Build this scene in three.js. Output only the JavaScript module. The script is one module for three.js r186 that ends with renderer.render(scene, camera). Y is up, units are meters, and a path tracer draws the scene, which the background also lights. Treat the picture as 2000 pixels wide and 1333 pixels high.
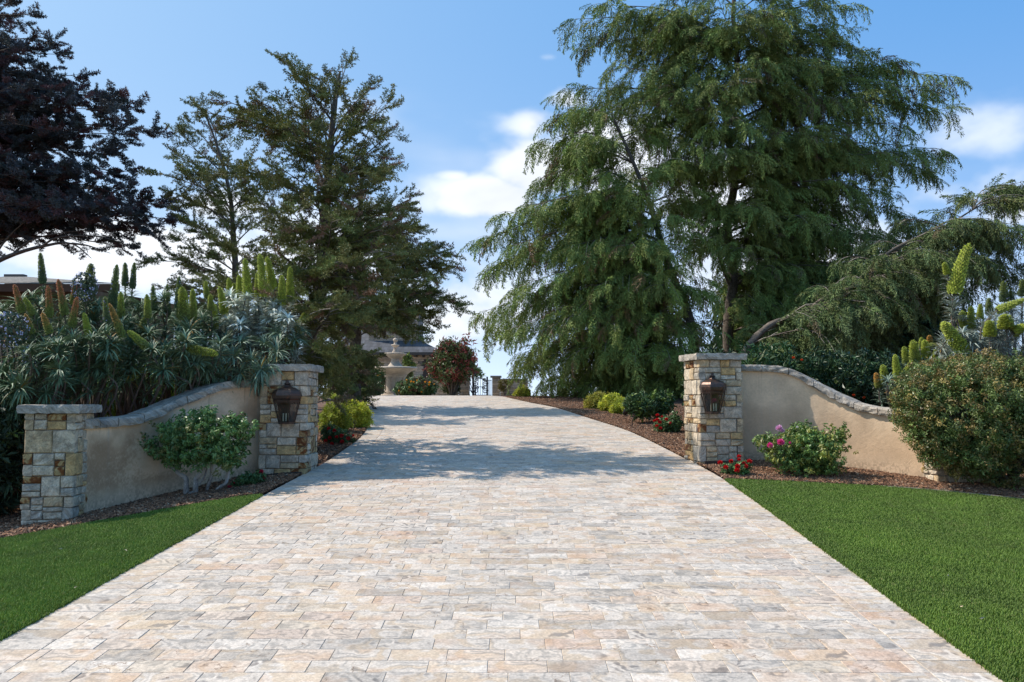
import * as THREE from 'three';
import { mergeGeometries, mergeVertices } from 'three/addons/utils/BufferGeometryUtils.js';

// ---------------------------------------------------------------- camera, sky, sun, exposure
const V = (x, y, z) => new THREE.Vector3(x, y, z);
const scene = new THREE.Scene();
const EYE = 1.645, FPX = 1560, PITCH = Math.atan(112.5 / FPX);
const camera = new THREE.PerspectiveCamera(2 * Math.atan(666.5 / FPX) * 180 / Math.PI, 2000 / 1333, 0.05, 3000);
camera.position.set(0, EYE, 0);
camera.rotation.x = PITCH;
const renderer = new THREE.WebGLRenderer({ antialias: true });
renderer.toneMapping = THREE.LinearToneMapping;
renderer.toneMappingExposure = 1.68;
renderer.shadowMap.enabled = true;

const SUN_BACK = 16 * Math.PI / 180, SUN_ELEV = 49.5 * Math.PI / 180;
const SUN = V(-Math.cos(SUN_BACK) * Math.cos(SUN_ELEV), Math.sin(SUN_ELEV), -Math.sin(SUN_BACK) * Math.cos(SUN_ELEV));
const sun = new THREE.DirectionalLight(new THREE.Color(1, 0.915, 0.82), 3.3);
sun.position.copy(SUN).multiplyScalar(60).add(V(0, 0, -14));
sun.target.position.set(0, 0, -14);
sun.castShadow = true;
sun.shadow.mapSize.set(4096, 4096);
Object.assign(sun.shadow.camera, { left: -32, right: 32, top: 32, bottom: -32, near: 1, far: 140 });
sun.shadow.radius = 1;
scene.add(sun, sun.target);

// ---------------------------------------------------------------- random numbers and noise
function rng(seed) { let s = seed >>> 0; return () => { s = (s + 0x6D2B79F5) | 0; let t = Math.imul(s ^ (s >>> 15), 1 | s); t = (t + Math.imul(t ^ (t >>> 7), 61 | t)) ^ t; return ((t ^ (t >>> 14)) >>> 0) / 4294967296; }; }
const LAT = new Float32Array(65536); { const r = rng(7); for (let i = 0; i < 65536; i++) LAT[i] = r(); }
const hash = (x, y, z) => LAT[(Math.imul(x, 73856093) ^ Math.imul(y, 19349663) ^ Math.imul(z, 83492791)) & 65535];
function noise(x, y, z = 0) {
  const X = Math.floor(x), Y = Math.floor(y), Z = Math.floor(z);
  let u = x - X, v = y - Y, w = z - Z; u = u * u * (3 - 2 * u); v = v * v * (3 - 2 * v); w = w * w * (3 - 2 * w);
  const l = (a, b, t) => a + (b - a) * t;
  return l(l(l(hash(X, Y, Z), hash(X + 1, Y, Z), u), l(hash(X, Y + 1, Z), hash(X + 1, Y + 1, Z), u), v),
    l(l(hash(X, Y, Z + 1), hash(X + 1, Y, Z + 1), u), l(hash(X, Y + 1, Z + 1), hash(X + 1, Y + 1, Z + 1), u), v), w);
}
function fbm(x, y, z = 0, oct = 4) { let a = 0.5, s = 0, n = 0; for (let i = 0; i < oct; i++) { s += a * noise(x, y, z); n += a; a *= 0.5; x = x * 2.03 + 11.3; y = y * 2.03 + 5.7; z = z * 2.03 + 3.1; } return s / n; }
const clamp = (x, a = 0, b = 1) => Math.min(b, Math.max(a, x));
const smooth = (a, b, x) => { const t = clamp((x - a) / (b - a)); return t * t * (3 - 2 * t); };
const lerp = (a, b, t) => a + (b - a) * t;
const lin = (r, g, b) => new THREE.Color().setRGB(r, g, b);

// photograph pixel -> direction; the distance comes from the ground or from a given depth
const cp = Math.cos(PITCH), sp = Math.sin(PITCH);
function ray(px, py) { const x = (px - 1000) / FPX, y = (666.5 - py) / FPX; return V(x, y * cp + sp, -cp + y * sp); }
function at(px, py, d) { const r = ray(px, py); return r.multiplyScalar(d / -r.z).add(V(0, EYE, 0)); }

// ---------------------------------------------------------------- sky
{
  const W = 4096, H = 2048, data = new Float32Array(W * H * 4);
  const blob = (px, py, rx, ry, s) => { const r = ray(px, py).normalize(); return { az: Math.atan2(r.x, -r.z), el: Math.asin(r.y), rx: rx / FPX, ry: ry / FPX, s }; };
  const B = [blob(955, 385, 125, 42, 1.15), blob(1050, 335, 95, 62, 1.1), blob(1040, 245, 60, 35, 0.75), blob(1110, 195, 55, 25, 0.7), blob(890, 345, 45, 14, 0.7),
    blob(1180, 300, 160, 90, 0.9), blob(900, 620, 200, 130, 0.78), blob(250, 500, 280, 70, 1.0), blob(420, 400, 120, 40, 0.75), blob(1500, 520, 260, 130, 0.75), blob(1880, 400, 200, 60, 0.5), blob(1990, 420, 90, 40, 0.8),
    blob(1930, 260, 130, 50, 0.5), blob(1072, 112, 26, 7, 0.40), blob(620, 500, 200, 120, 0.7), blob(1400, 420, 130, 160, 0.75)];
  for (let j = 0; j < H; j++) {
    const el = ((j + 0.5) / H - 0.5) * Math.PI, ce = Math.cos(el), y = Math.sin(el);
    for (let i = 0; i < W; i++) {
      const phi = ((i + 0.5) / W - 0.5) * 2 * Math.PI, x = Math.cos(phi) * ce, z = Math.sin(phi) * ce, k = (j * W + i) * 4;
      if (el < -0.03) { data[k] = 0.16; data[k + 1] = 0.17; data[k + 2] = 0.16; data[k + 3] = 1; continue; }
      const h = Math.max(0, y), cs = x * SUN.x + y * SUN.y + z * SUN.z, az = Math.atan2(x, -z);
      const e = Math.pow(1 - h, 4.2), zen = Math.pow(1 - h, 0.9);
      const near = Math.pow(clamp(cs * 0.5 + 0.5), 3.8), glow = 0.35 * Math.pow(Math.max(0, cs), 14);
      let r = lerp(0.016, 0.44, e * 0.9) + 0.27 * near + glow, g = lerp(0.162, 0.60, e * 0.84) + 0.26 * near + glow, b = lerp(0.43, 0.74, e * 0.9) + 0.15 * near + glow * 0.9;
      // clouds: the ones in view, and the same kind of thin low cloud all round
      const wx = fbm(x * 5 + 7, y * 9, z * 5, 3) * 1.4, n1 = fbm(x * 9 + 3 + wx, y * 17, z * 9 + wx, 6), n2 = fbm(x * 34 + wx * 2, y * 52 + 4, z * 34 + 9, 5);
      let c = smooth(0.55, 0.80, fbm(x * 3.2 + 1.5, y * 9 + 2, z * 3.2 + 8, 5)) * smooth(0.62, 0.15, h) * 0.45 + 0.30 * Math.pow(1 - h, 9);
      let s = 0;
      for (const q of B) { let da = az - q.az; if (da > Math.PI) da -= 2 * Math.PI; if (da < -Math.PI) da += 2 * Math.PI; const dd = (da / q.rx) ** 2 + ((el - q.el) / q.ry) ** 2; if (dd < 6) s = Math.max(s, q.s * Math.exp(-dd * 0.75)); }
      c = Math.max(c, smooth(0.30, 0.95, s * 1.25 + (n1 - 0.5) * 1.35 + (n2 - 0.5) * 0.62) * clamp(s * 1.35));
      c = clamp(c) * 0.93;
      const sh = 0.80 + 0.34 * (n1 - 0.25) + 0.12 * (n2 - 0.5);
      r = lerp(r, 0.66 * sh, c); g = lerp(g, 0.685 * sh, c); b = lerp(b, 0.72 * sh, c);
      const G = 1.06; data[k] = r * G; data[k + 1] = g * G; data[k + 2] = b * G; data[k + 3] = 1;
    }
  }
  const t = new THREE.DataTexture(data, W, H, THREE.RGBAFormat, THREE.FloatType);
  t.mapping = THREE.EquirectangularReflectionMapping; t.magFilter = THREE.LinearFilter; t.minFilter = THREE.LinearFilter; t.colorSpace = THREE.LinearSRGBColorSpace; t.needsUpdate = true;
  scene.background = t; scene.environment = t;
}

// ---------------------------------------------------------------- helpers for things and parts
const used = new Map();
function numbered(n) { const k = used.get(n) || 0; used.set(n, k + 1); return k ? `${n}_${String(k).padStart(3, '0')}` : n; }
function info(o, label, category, group) { o.userData.label = label; o.userData.category = category; if (group) o.userData.group = group; return o; }
function thing(name, label, category, pos, turn = 0, group) { const o = new THREE.Group(); o.name = numbered(name); o.position.copy(pos || V(0, 0, 0)); o.rotation.y = turn; scene.add(o); return info(o, label, category, group); }
function part(name, geo, mat, parent, kind) { const m = new THREE.Mesh(geo, mat); m.name = name; m.castShadow = m.receiveShadow = true; if (kind) m.userData.kind = kind; parent.add(m); return m; }
function structure(name, geo, mat) { const m = part(numbered(name), geo, mat, scene); m.userData.kind = 'structure'; return m; }
function copies(name, geo, mat, list, parent, colors) { // tens of thousands of alike leaves, blades, chips: one part
  const m = new THREE.InstancedMesh(geo, mat, list.length); m.name = name; m.castShadow = m.receiveShadow = true; m.userData.kind = 'stuff';
  for (let i = 0; i < list.length; i++) { m.setMatrixAt(i, list[i]); if (colors) m.setColorAt(i, colors[i]); }
  parent.add(m); return m;
}
function geom(pos, idx, uv, col) {
  const g = new THREE.BufferGeometry(); g.setAttribute('position', new THREE.Float32BufferAttribute(pos, 3));
  if (uv) g.setAttribute('uv', new THREE.Float32BufferAttribute(uv, 2)); if (col) g.setAttribute('color', new THREE.Float32BufferAttribute(col, 3));
  if (idx) g.setIndex(idx); return g;
}
const flat = g => { const n = g.index ? g.toNonIndexed() : g; n.computeVertexNormals(); return n; };
const smoothed = g => { g.computeVertexNormals(); return g; };
function grid(nu, nv, f) { const pos = [], uv = [], idx = []; for (let j = 0; j <= nv; j++) for (let i = 0; i <= nu; i++) { const [p, a, b] = f(i / nu, j / nv); pos.push(p.x, p.y, p.z); uv.push(a, b); } for (let j = 0; j < nv; j++) for (let i = 0; i < nu; i++) { const a = j * (nu + 1) + i, b = a + 1, c = a + nu + 1, d = c + 1; idx.push(a, b, d, a, d, c); } return smoothed(geom(pos, idx, uv)); }
function tube(pts, r0, r1, seg = 6, knots = 0, rough = 0) { // tapered branch through pts
  const c = new THREE.CatmullRomCurve3(pts), n = knots || Math.max(3, pts.length * 3), pos = [], idx = [], uv = []; const L = c.getLength();
  let nx = V(0.31, 0.12, 0.94);
  for (let i = 0; i <= n; i++) {
    const t = i / n, p = c.getPoint(t), tg = c.getTangent(t); const a = nx.clone().addScaledVector(tg, -nx.dot(tg)).normalize(); nx = a; const b = tg.clone().cross(a);
    const r = lerp(r0, r1, t);
    for (let k = 0; k <= seg; k++) { const w = k / seg * Math.PI * 2, q = r * (1 + rough * (noise(p.x * 9 + Math.cos(w) * 1.5, p.y * 9 + Math.sin(w) * 1.5, p.z * 9) - 0.5)); pos.push(p.x + (a.x * Math.cos(w) + b.x * Math.sin(w)) * q, p.y + (a.y * Math.cos(w) + b.y * Math.sin(w)) * q, p.z + (a.z * Math.cos(w) + b.z * Math.sin(w)) * q); uv.push(k / seg * 6.28 * Math.max(r0, 0.02), t * L); }
  }
  for (let i = 0; i < n; i++) for (let k = 0; k < seg; k++) { const a = i * (seg + 1) + k, b = a + 1, d = a + seg + 1, e = d + 1; idx.push(a, b, e, a, e, d); }
  return smoothed(geom(pos, idx, uv));
}
function box(w, h, d, x = 0, y = 0, z = 0) { const g = new THREE.BoxGeometry(w, h, d); g.translate(x, y, z); return g; }
const merged = list => mergeGeometries(list.map(g => { const n = g.index ? g.toNonIndexed() : g; for (const k of Object.keys(n.attributes)) if (!['position', 'normal', 'uv'].includes(k)) n.deleteAttribute(k); if (!n.attributes.uv) n.setAttribute('uv', new THREE.Float32BufferAttribute(new Float32Array(n.attributes.position.count * 2), 2)); if (!n.attributes.normal) n.computeVertexNormals(); return n; }));
function texture(w, h, f, srgb = true, rx = 1, ry = 1) {
  const d = new Uint8Array(w * h * 4); for (let j = 0; j < h; j++) for (let i = 0; i < w; i++) { const c = f(i / w, j / h), k = (j * w + i) * 4; d[k] = clamp(c[0]) * 255; d[k + 1] = clamp(c[1]) * 255; d[k + 2] = clamp(c[2]) * 255; d[k + 3] = 255; }
  const t = new THREE.DataTexture(d, w, h); t.wrapS = t.wrapT = THREE.RepeatWrapping; t.magFilter = THREE.LinearFilter; t.minFilter = THREE.LinearMipmapLinearFilter; t.generateMipmaps = true; t.repeat.set(rx, ry); if (srgb) t.colorSpace = THREE.SRGBColorSpace; t.needsUpdate = true; return t;
}
// noise that repeats over the unit square
const tiled = (u, v, s, o, oct = 4) => { const a = u * 6.28318, b = v * 6.28318, q = s / 6.28318; return fbm(Math.cos(a) * q + Math.cos(b) * q * 0.7 + o, Math.sin(a) * q + Math.sin(b) * q * 0.7 + o, Math.cos(b + 1.1) * q + Math.sin(a + 0.4) * q * 0.6, oct); };
const std = (o) => new THREE.MeshStandardMaterial(o);
const leafMat = (color, trans, rough = 0.55) => new THREE.MeshPhysicalMaterial({ color, roughness: rough, transmission: trans, thickness: 0, side: THREE.DoubleSide, specularIntensity: 0.6 });

// ---------------------------------------------------------------- shape of the ground
function curve1(pts) { return d => { if (d <= pts[0][0]) return pts[0][1] + (d - pts[0][0]) * (pts[1][1] - pts[0][1]) / (pts[1][0] - pts[0][0]); for (let i = 1; i < pts.length; i++) if (d <= pts[i][0]) { const p0 = pts[Math.max(0, i - 2)], p1 = pts[i - 1], p2 = pts[i], p3 = pts[Math.min(pts.length - 1, i + 1)], h = p2[0] - p1[0], t = (d - p1[0]) / h, m1 = (p2[1] - p0[1]) / (p2[0] - p0[0]) * h, m2 = (p3[1] - p1[1]) / (p3[0] - p1[0]) * h; return (2 * t ** 3 - 3 * t * t + 1) * p1[1] + (t ** 3 - 2 * t * t + t) * m1 + (-2 * t ** 3 + 3 * t * t) * p2[1] + (t ** 3 - t * t) * m2; } return pts[pts.length - 1][1]; }; }
const edgeL = curve1([[-3, -3.075], [4.44, -2.846], [8.73, -2.714], [11.06, -2.62], [12.64, -2.63], [14.26, -2.69], [16.04, -2.88], [18.7, -3.3], [22, -4.0], [26, -4.75], [30, -6.2]]);
const edgeR = curve1([[-3, 2.18], [3.89, 2.396], [9.83, 2.583], [11.63, 2.5], [15.3, 2.22], [17.8, 1.76], [21, 1.13], [22.7, 0.55], [24.4, 0.03], [26, -0.35], [30, -1.6]]);
const SLOPE = 0.0673;
function rise(d) { if (d < -12) return -12 * SLOPE; if (d < 24) return SLOPE * d; const t = Math.min(4, d - 24); return SLOPE * 24 + SLOPE * (t - t * t / 8); }
function H(x, z) { const d = -z, f = 1 - smooth(10.5, 14, d); let drop = 0; const l = edgeL(d) - x, r = x - edgeR(d); if (l > 0) drop = Math.min(0.23, 0.1 * Math.max(0, l - 0.2)); if (r > 0) drop = Math.min(0.06, 0.018 * r); return rise(d) - drop * f; }
function ground(px, py) { const r = ray(px, py); r.multiplyScalar(1 / -r.z); let p = 1; for (let d = 2; d < 60; d += 0.02) { const q = r.clone().multiplyScalar(d).add(V(0, EYE, 0)); if (q.y <= H(q.x, q.z)) return V(q.x, H(q.x, q.z), q.z); p = d; } return r.multiplyScalar(p); }
const onGround = (x, d) => V(x, H(x, -d), -d);
function project(p) { const x = p.x, y = p.y - EYE, z = -p.z; const yc = y * cp - z * sp, zc = z * cp + y * sp; return [1000 + FPX * x / zc, 666.5 - FPX * yc / zc, zc]; }

// ---------------------------------------------------------------- the setting: ground, driveway, lawns, beds
{
  const soil = texture(512, 512, (u, v) => { const n = tiled(u, v, 9, 2), m = tiled(u, v, 60, 5, 3); const k = 0.20 + 0.22 * n + 0.25 * (m - 0.5); return [k * 1.18, k * 0.86, k * 0.66]; });
  const mat = std({ map: soil, roughness: 1, bumpMap: soil, bumpScale: 0.015 });
  const ax = [], az = []; for (let x = -14; x <= 14.01; x += 0.25) ax.push(x); for (const x of [18, 25, 40, 70, 150, 400]) { ax.push(x); ax.unshift(-x); }
  for (let d = -6; d <= 34.01; d += 0.25) az.push(d); for (const d of [38, 45, 60, 90, 160, 500]) az.push(d); for (const d of [10, 20, 60]) az.unshift(-d);
  const g = grid(ax.length - 1, az.length - 1, (u, v) => { const x = ax[Math.round(u * (ax.length - 1))], d = az[Math.round(v * (az.length - 1))]; return [V(x, H(x, -d) - 0.05 + (x > edgeL(d) - 0.1 && x < edgeR(d) + 0.1 && d < 30 ? -0.09 : 0.04), -d), x / 1.5, d / 1.5]; });
  structure('ground', g, mat);
}
const inView = (p, m = 60) => { const q = project(p); return q[2] > 0.3 && q[0] > -m && q[0] < 2000 + m && q[1] > -m && q[1] < 1333 + m; };

// lawn: boundary depth as a function of the distance from the driveway edge
const lawnL = curve1([[0, 8.78], [1, 8.2], [2.07, 7.5], [3.4, 6.5], [5, 5.0], [7, 2.5]]);
const lawnR = curve1([[0, 9.78], [0.9, 9.66], [1.6, 9.5], [2.25, 9.28], [3.05, 8.78], [4.4, 7.5], [6, 5.4], [7.5, 2.5]]);
const bladeGeo = (() => { const r = rng(5), pos = []; for (let b = 0; b < 7; b++) { const a = r() * 6.28, ox = (r() - 0.5) * 0.026, oz = (r() - 0.5) * 0.026, h = 0.014 + r() * 0.010, l = 0.005 + r() * 0.009, w = 0.0019, lx = Math.cos(a) * l, lz = Math.sin(a) * l, wx = -Math.sin(a) * w, wz = Math.cos(a) * w; pos.push(ox - wx, 0, oz - wz, ox + wx, 0, oz + wz, ox + lx * 0.4 + wx * 0.8, h * 0.65, oz + lz * 0.4 + wz * 0.8, ox - wx, 0, oz - wz, ox + lx * 0.4 + wx * 0.8, h * 0.65, oz + lz * 0.4 + wz * 0.8, ox + lx * 0.4 - wx * 0.8, h * 0.65, oz + lz * 0.4 - wz * 0.8, ox + lx * 0.4 - wx * 0.8, h * 0.65, oz + lz * 0.4 - wz * 0.8, ox + lx * 0.4 + wx * 0.8, h * 0.65, oz + lz * 0.4 + wz * 0.8, ox + lx, h, oz + lz); } return flat(geom(pos)); })();
{
  const turf = texture(512, 512, (u, v) => { const n = tiled(u, v, 30, 1), m = tiled(u, v, 90, 4, 2); const k = 0.5 + 0.5 * n + 0.6 * (m - 0.5); return [0.27 * k, 0.42 * k, 0.10 * k]; });
  const base = std({ map: turf, roughness: 1 }), blade = leafMat(lin(1, 1, 1), 0.28, 0.62);
  const r = rng(21), up = V(0, 1, 0), q = new THREE.Quaternion();
  const build = (side, bound, max, label) => {
    const edge = side < 0 ? edgeL : edgeR, place = (o, d) => { const x = edge(d) + side * (o - 0.004); return V(x, H(x, -d), -d); };
    const sheet = grid(36, 70, (u, v) => { const o = u * max, d = lerp(-3, bound(o), v), p = place(o, d); p.y += 0.004; return [p, p.x, p.z]; });
    const s = structure('lawn', sheet, base); s.userData.label = label;
    const list = [], cols = [];
    for (let i = 0; i < 560000 && list.length < 70000; i++) {
      const o = max * r(), d = 2.6 + r() * 7.3; if (d > bound(o) - 0.01) continue; const p = place(o, d); if (!inView(p, 130)) continue;
      const px = project(p); if (r() > clamp(5.2 / d) ) continue;
      const n = fbm(p.x * 1.3, p.z * 1.3, 2, 3), n2 = noise(p.x * 9, p.z * 9), dry = r() < 0.015;
      const k = (0.72 + 0.5 * n + 0.28 * (n2 - 0.5)) * (0.88 + 0.24 * r()); const c = dry ? lin(0.30 * k, 0.30 * k, 0.10 * k) : lin(0.152 * k, 0.246 * k, 0.030 * k);
      q.setFromAxisAngle(up, r() * 6.28); const sc = 0.8 + 0.5 * r() + d * 0.03; list.push(new THREE.Matrix4().compose(p, q, V(sc, sc * (0.8 + 0.4 * n), sc))); cols.push(c);
    }
    const m = copies(numbered('grass'), bladeGeo, blade, list, scene, cols); info(m, label.replace('lawn', 'grass blades of the lawn'), 'grass'); m.userData.kind = 'stuff';
  };
  build(-1, lawnL, 6.5, 'short green lawn tapering up to the multi-stemmed rose');
  build(1, lawnR, 7.0, 'short green sunlit lawn beside the pink rose bed');
}

// mulch: shredded bark in the beds
{
  const r = rng(33), chip = (() => { const g = box(0.05, 0.006, 0.013); const p = g.attributes.position; for (let i = 0; i < p.count; i++) p.setXYZ(i, p.getX(i) * (p.getZ(i) > 0 ? 0.75 : 1), p.getY(i) + (p.getX(i) > 0 ? 0.004 : 0), p.getZ(i) * (p.getX(i) > 0 ? 0.6 : 1)); return flat(g); })();
  const mat = std({ roughness: 0.95 }); const q = new THREE.Quaternion(), e = new THREE.Euler();
  const scatter = (label, n, pick) => {
    const list = [], cols = [];
    for (let i = 0; i < n; i++) {
      const s = pick(); if (!s) continue; const [x, d] = s, p = V(x, H(x, -d) + 0.002 + r() * 0.016 + 0.02 * noise(x * 3, d * 3), -d); if (!inView(p, 100)) continue;
      e.set((r() - 0.5) * 0.9, r() * 6.28, (r() - 0.5) * 0.7); q.setFromEuler(e); const L = 0.5 + r() * 0.9; list.push(new THREE.Matrix4().compose(p, q, V(L, 0.7 + r(), 0.5 + r() * 0.9)));
      const k = 0.5 + 0.9 * r(), t = r(); cols.push(t < 0.06 ? lin(0.46 * k, 0.33 * k, 0.22 * k) : t < 0.4 ? lin(0.12 * k, 0.064 * k, 0.038 * k) : lin(0.265 * k, 0.140 * k, 0.076 * k));
    }
    const m = copies(numbered('mulch'), chip, mat, list, scene, cols); info(m, label, 'mulch'); m.userData.kind = 'stuff';
  };
  scatter('shredded bark mulch along the shaded stucco wall', 26000, () => { const o = 3.6 * r(), d = lawnL(o) + 0.01 + r() * 2.4; return [edgeL(d) - 0.02 - o, d]; });
  scatter('sunlit bark mulch around the pink rose and the red roses by the pillar', 46000, () => { const o = 4.6 * r(), d = lawnR(o) + 0.03 + r() * 2.4; return [edgeR(d) + 0.02 + o, d]; });
  scatter('bark mulch bordering the driveway under the tall cedars', 60000, () => { const d = 11.4 + 14 * r(), o = 3.6 * r() * r(); return [edgeR(d) + 0.01 + o, d]; });
  scatter('bark mulch around the lime green shrubs behind the lantern pillar', 16000, () => { const d = 10.6 + 8 * r(), o = 1.9 * r(); return [edgeL(d) - 0.01 - o, d]; });
}

// driveway: quartzite pavers in running bond with a border course
const paverMap = texture(1536, 1536, (u, v) => {
  const x = u * 12, y = v * 12;                         // about 2 m across
  const w1 = fbm(x * 0.8, y * 0.8, 1, 4), w2 = fbm(x * 0.8 + 9, y * 0.8 + 3, 5, 4), tone = fbm(x * 0.5 + 20, y * 0.5, 3, 3);
  const s = (y * 0.55 + x * 0.18) + w1 * 5.2, band = 0.5 + 0.5 * Math.sin(s * 3.6 + 2.4 * w2), fine = clamp(0.5 + 0.32 * Math.sin(s * 9.5 + 4 * w2) + 0.9 * (fbm(x * 2.2 + y * 0.8, y * 7 - x * 1.5, 6, 3) - 0.5));
  const grain = fbm(x * 16, y * 16, 7, 3), spot = smooth(0.63, 0.76, fbm(x * 1.5 + 4, y * 2.4 + 2, 9, 5));
  let c = [0.93, 0.905, 0.875];
  const mixc = (b, t) => { c = [lerp(c[0], b[0], t), lerp(c[1], b[1], t), lerp(c[2], b[2], t)]; };
  mixc([0.885, 0.82, 0.735], smooth(0.45, 0.92, band) * 0.85 * smooth(0.28, 0.55, tone));
  mixc([0.69, 0.685, 0.675], smooth(0.42, 0.95, fine) * 0.62 * smooth(0.7, 0.4, tone) + 0.25 * smooth(0.55, 0.3, w2));
  mixc([0.84, 0.73, 0.64], smooth(0.55, 0.75, w2) * 0.45);
  const vein = Math.abs(fbm(x * 0.9 + 31, y * 1.3 + 7, 2, 5) - 0.5);
  mixc([0.55, 0.47, 0.41], smooth(0.014, 0.0, vein) * 0.75 * smooth(0.45, 0.6, w1));
  mixc([0.40, 0.38, 0.38], spot * 0.5 * smooth(0.3, 0.75, fine) * (0.4 + grain));
  const k = 0.86 + 0.28 * grain; return [c[0] * k, c[1] * k, c[2] * k];
});
const PT = [[0.90, 0.87, 0.83], [0.97, 0.95, 0.92], [0.79, 0.77, 0.745], [0.90, 0.80, 0.71], [0.90, 0.83, 0.72], [0.70, 0.67, 0.63], [0.66, 0.65, 0.635], [0.87, 0.75, 0.67], [0.85, 0.82, 0.785], [0.94, 0.88, 0.81]].map(c => { const g = (c[0] + c[1] + c[2]) / 3; return c.map((x, i) => Math.pow(lerp(lerp(0.87, g, 0.72), lerp(0.87, g, 0.72) * x / g, 0.62), 1.3) * [0.77, 0.735, 0.69][i]); });
const PW = [0.24, 0.16, 0.14, 0.09, 0.06, 0.05, 0.04, 0.04, 0.10, 0.08];
{
  const r = rng(77), LEN = 0.305, DEP = 0.1525, GAP = 0.0027, cosS = Math.cos(Math.atan(SLOPE));
  const pickTone = () => { let t = r(); for (let i = 0; i < PW.length; i++) { if (t < PW[i]) return i; t -= PW[i]; } return 0; };
  const paver = (w, h, u0, v0, flip) => { // top face at y = 0
    const b = 0.0022, T = 0.03, x = w / 2, z = h / 2, P = [], U = [];
    const tri = (...q) => { for (const p of q) { P.push(p[0], p[1], p[2]); const s = 0.5; U.push(flip ? u0 - p[0] * s : u0 + p[0] * s, v0 + p[2] * s + p[1] * 0.3); } };
    const quad = (a, c, d, e) => { tri(a, c, d); tri(a, d, e); };
    const k = () => (r() - 0.5) * 0.0016, t = [[-x + b, k(), z - b], [x - b, k(), z - b], [x - b, k(), -z + b], [-x + b, k(), -z + b]], m = [[-x, -b, z], [x, -b, z], [x, -b, -z], [-x, -b, -z]], o = m.map(p => [p[0], -T, p[2]]);
    quad(...t); for (let i = 0; i < 4; i++) { const j = (i + 1) % 4; quad(m[i], m[j], t[j], t[i]); quad(o[i], o[j], m[j], m[i]); }
    return flat(geom(P, null, U));
  };
  const bump = texture(512, 512, (u, v) => { const n = tiled(u, v, 70, 3, 3), m = tiled(u, v, 14, 8, 3); const k = 0.5 * n + 0.5 * m; return [k, k, k]; }, false, 4, 4);
  const mats = PT.map(c => std({ map: paverMap, color: lin(...c), roughness: 0.62, bumpMap: bump, bumpScale: 0.0022 }));
  const vmat = std({ map: paverMap, color: lin(1, 1, 1), vertexColors: true, roughness: 0.62, bumpMap: bump, bumpScale: 0.0022 });
  const sand = texture(256, 256, (u, v) => { const k = 0.68 + 0.3 * (tiled(u, v, 60, 3, 3) - 0.5); return [k, k * 0.93, k * 0.84]; });
  // bedding slab with its own edges
  const rows = []; for (let d = -1.5; d <= 30.01; d += 0.25) rows.push(d);
  const bed = grid(4, rows.length - 1, (u, v) => { const d = rows[Math.round(v * (rows.length - 1))], x = u < 0.1 ? edgeL(d) : u > 0.9 ? edgeR(d) : u < 0.4 ? edgeL(d) + 0.004 : u > 0.6 ? edgeR(d) - 0.004 : 0.5 * (edgeL(d) + edgeR(d)); return [V(x, rise(d) - (u < 0.1 || u > 0.9 ? 0.14 : 0.0036), -d), x, d]; });
  const drive = structure('driveway', bed, std({ map: sand, roughness: 1 }));
  const all = [];
  for (let k = -6; k < 196; k++) {
    const d = (k + 0.5) * DEP * cosS; if (d > 29) break;
    const L = edgeL(d), R = edgeR(d), iL = L + LEN + 0.002, iR = R - LEN - 0.002;
    all.push([L + LEN / 2, d, LEN - GAP, 1], [R - LEN / 2, d, LEN - GAP, 1]);
    const off = (k % 2 ? 0.5 : 0) * LEN + (hash(k, 3, 1) - 0.5) * 0.13;
    for (let i = Math.floor((iL - off) / LEN) - 1; i <= Math.ceil((iR - off) / LEN) + 1; i++) { const a = Math.max(iL, off + i * LEN), b = Math.min(iR, off + (i + 1) * LEN); if (b - a > 0.035) all.push([(a + b) / 2, d, b - a - GAP, 0]); }
  }
  const single = new Set(all.map((p, i) => [p, i]).filter(([p]) => inView(onGround(p[0], p[1]), 30) && p[1] > 3.6).sort((a, b) => a[0][1] - b[0][1]).slice(0, 300).map(x => x[1]));
  const shared = []; for (let i = 0; i < 90; i++) shared.push(paver(LEN - GAP, DEP - GAP, r(), r(), i % 2));
  const P = [], N = [], U = [], C = []; const mtx = new THREE.Matrix4(), eu = new THREE.Euler(), qq = new THREE.Quaternion();
  const pt = new THREE.Vector3();
  all.forEach(([x, d, w, border], i) => {
    const full = Math.abs(w - (LEN - GAP)) < 0.001, tone = pickTone(), y = rise(d) + (r() - 0.5) * 0.0022, sl = (rise(d + 0.05) - rise(d - 0.05)) / 0.1;
    eu.set(Math.atan(sl) + (r() - 0.5) * 0.004, 0, (r() - 0.5) * 0.005);
    if (single.has(i)) { const m = part('paver', full ? shared[Math.floor(r() * 90)] : paver(w, DEP - GAP, r(), r(), 0), mats[tone], drive); m.position.set(x, y, -d); m.rotation.copy(eu); return; }
    const g = full ? shared[Math.floor(r() * 90)] : paver(w, DEP - GAP, r(), r(), 0); qq.setFromEuler(eu); mtx.compose(V(x, y, -d), qq, V(1, 1, 1));
    const p = g.attributes.position, n = g.attributes.normal, uv = g.attributes.uv, c = PT[tone], ju = r(), jv = r();
    for (let k = 0; k < p.count; k++) { pt.fromBufferAttribute(p, k).applyMatrix4(mtx); P.push(pt.x, pt.y, pt.z); pt.fromBufferAttribute(n, k).applyQuaternion(qq); N.push(pt.x, pt.y, pt.z); U.push(uv.getX(k) + ju, uv.getY(k) + jv); C.push(...c); }
  });
  const g = geom(P, null, U, C); g.setAttribute('normal', new THREE.Float32BufferAttribute(N, 3));
  part('paving', g, vmat, drive, 'stuff');
  // the court at the top of the rise, round the fountain
  const court = grid(10, 6, (u, v) => { const d = lerp(29.0, 47, v), x = lerp(-16, edgeR(29) + 2.5, u); return [V(x, rise(d) - 0.002, -d), x * 0.5, d * 0.5]; });
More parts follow.
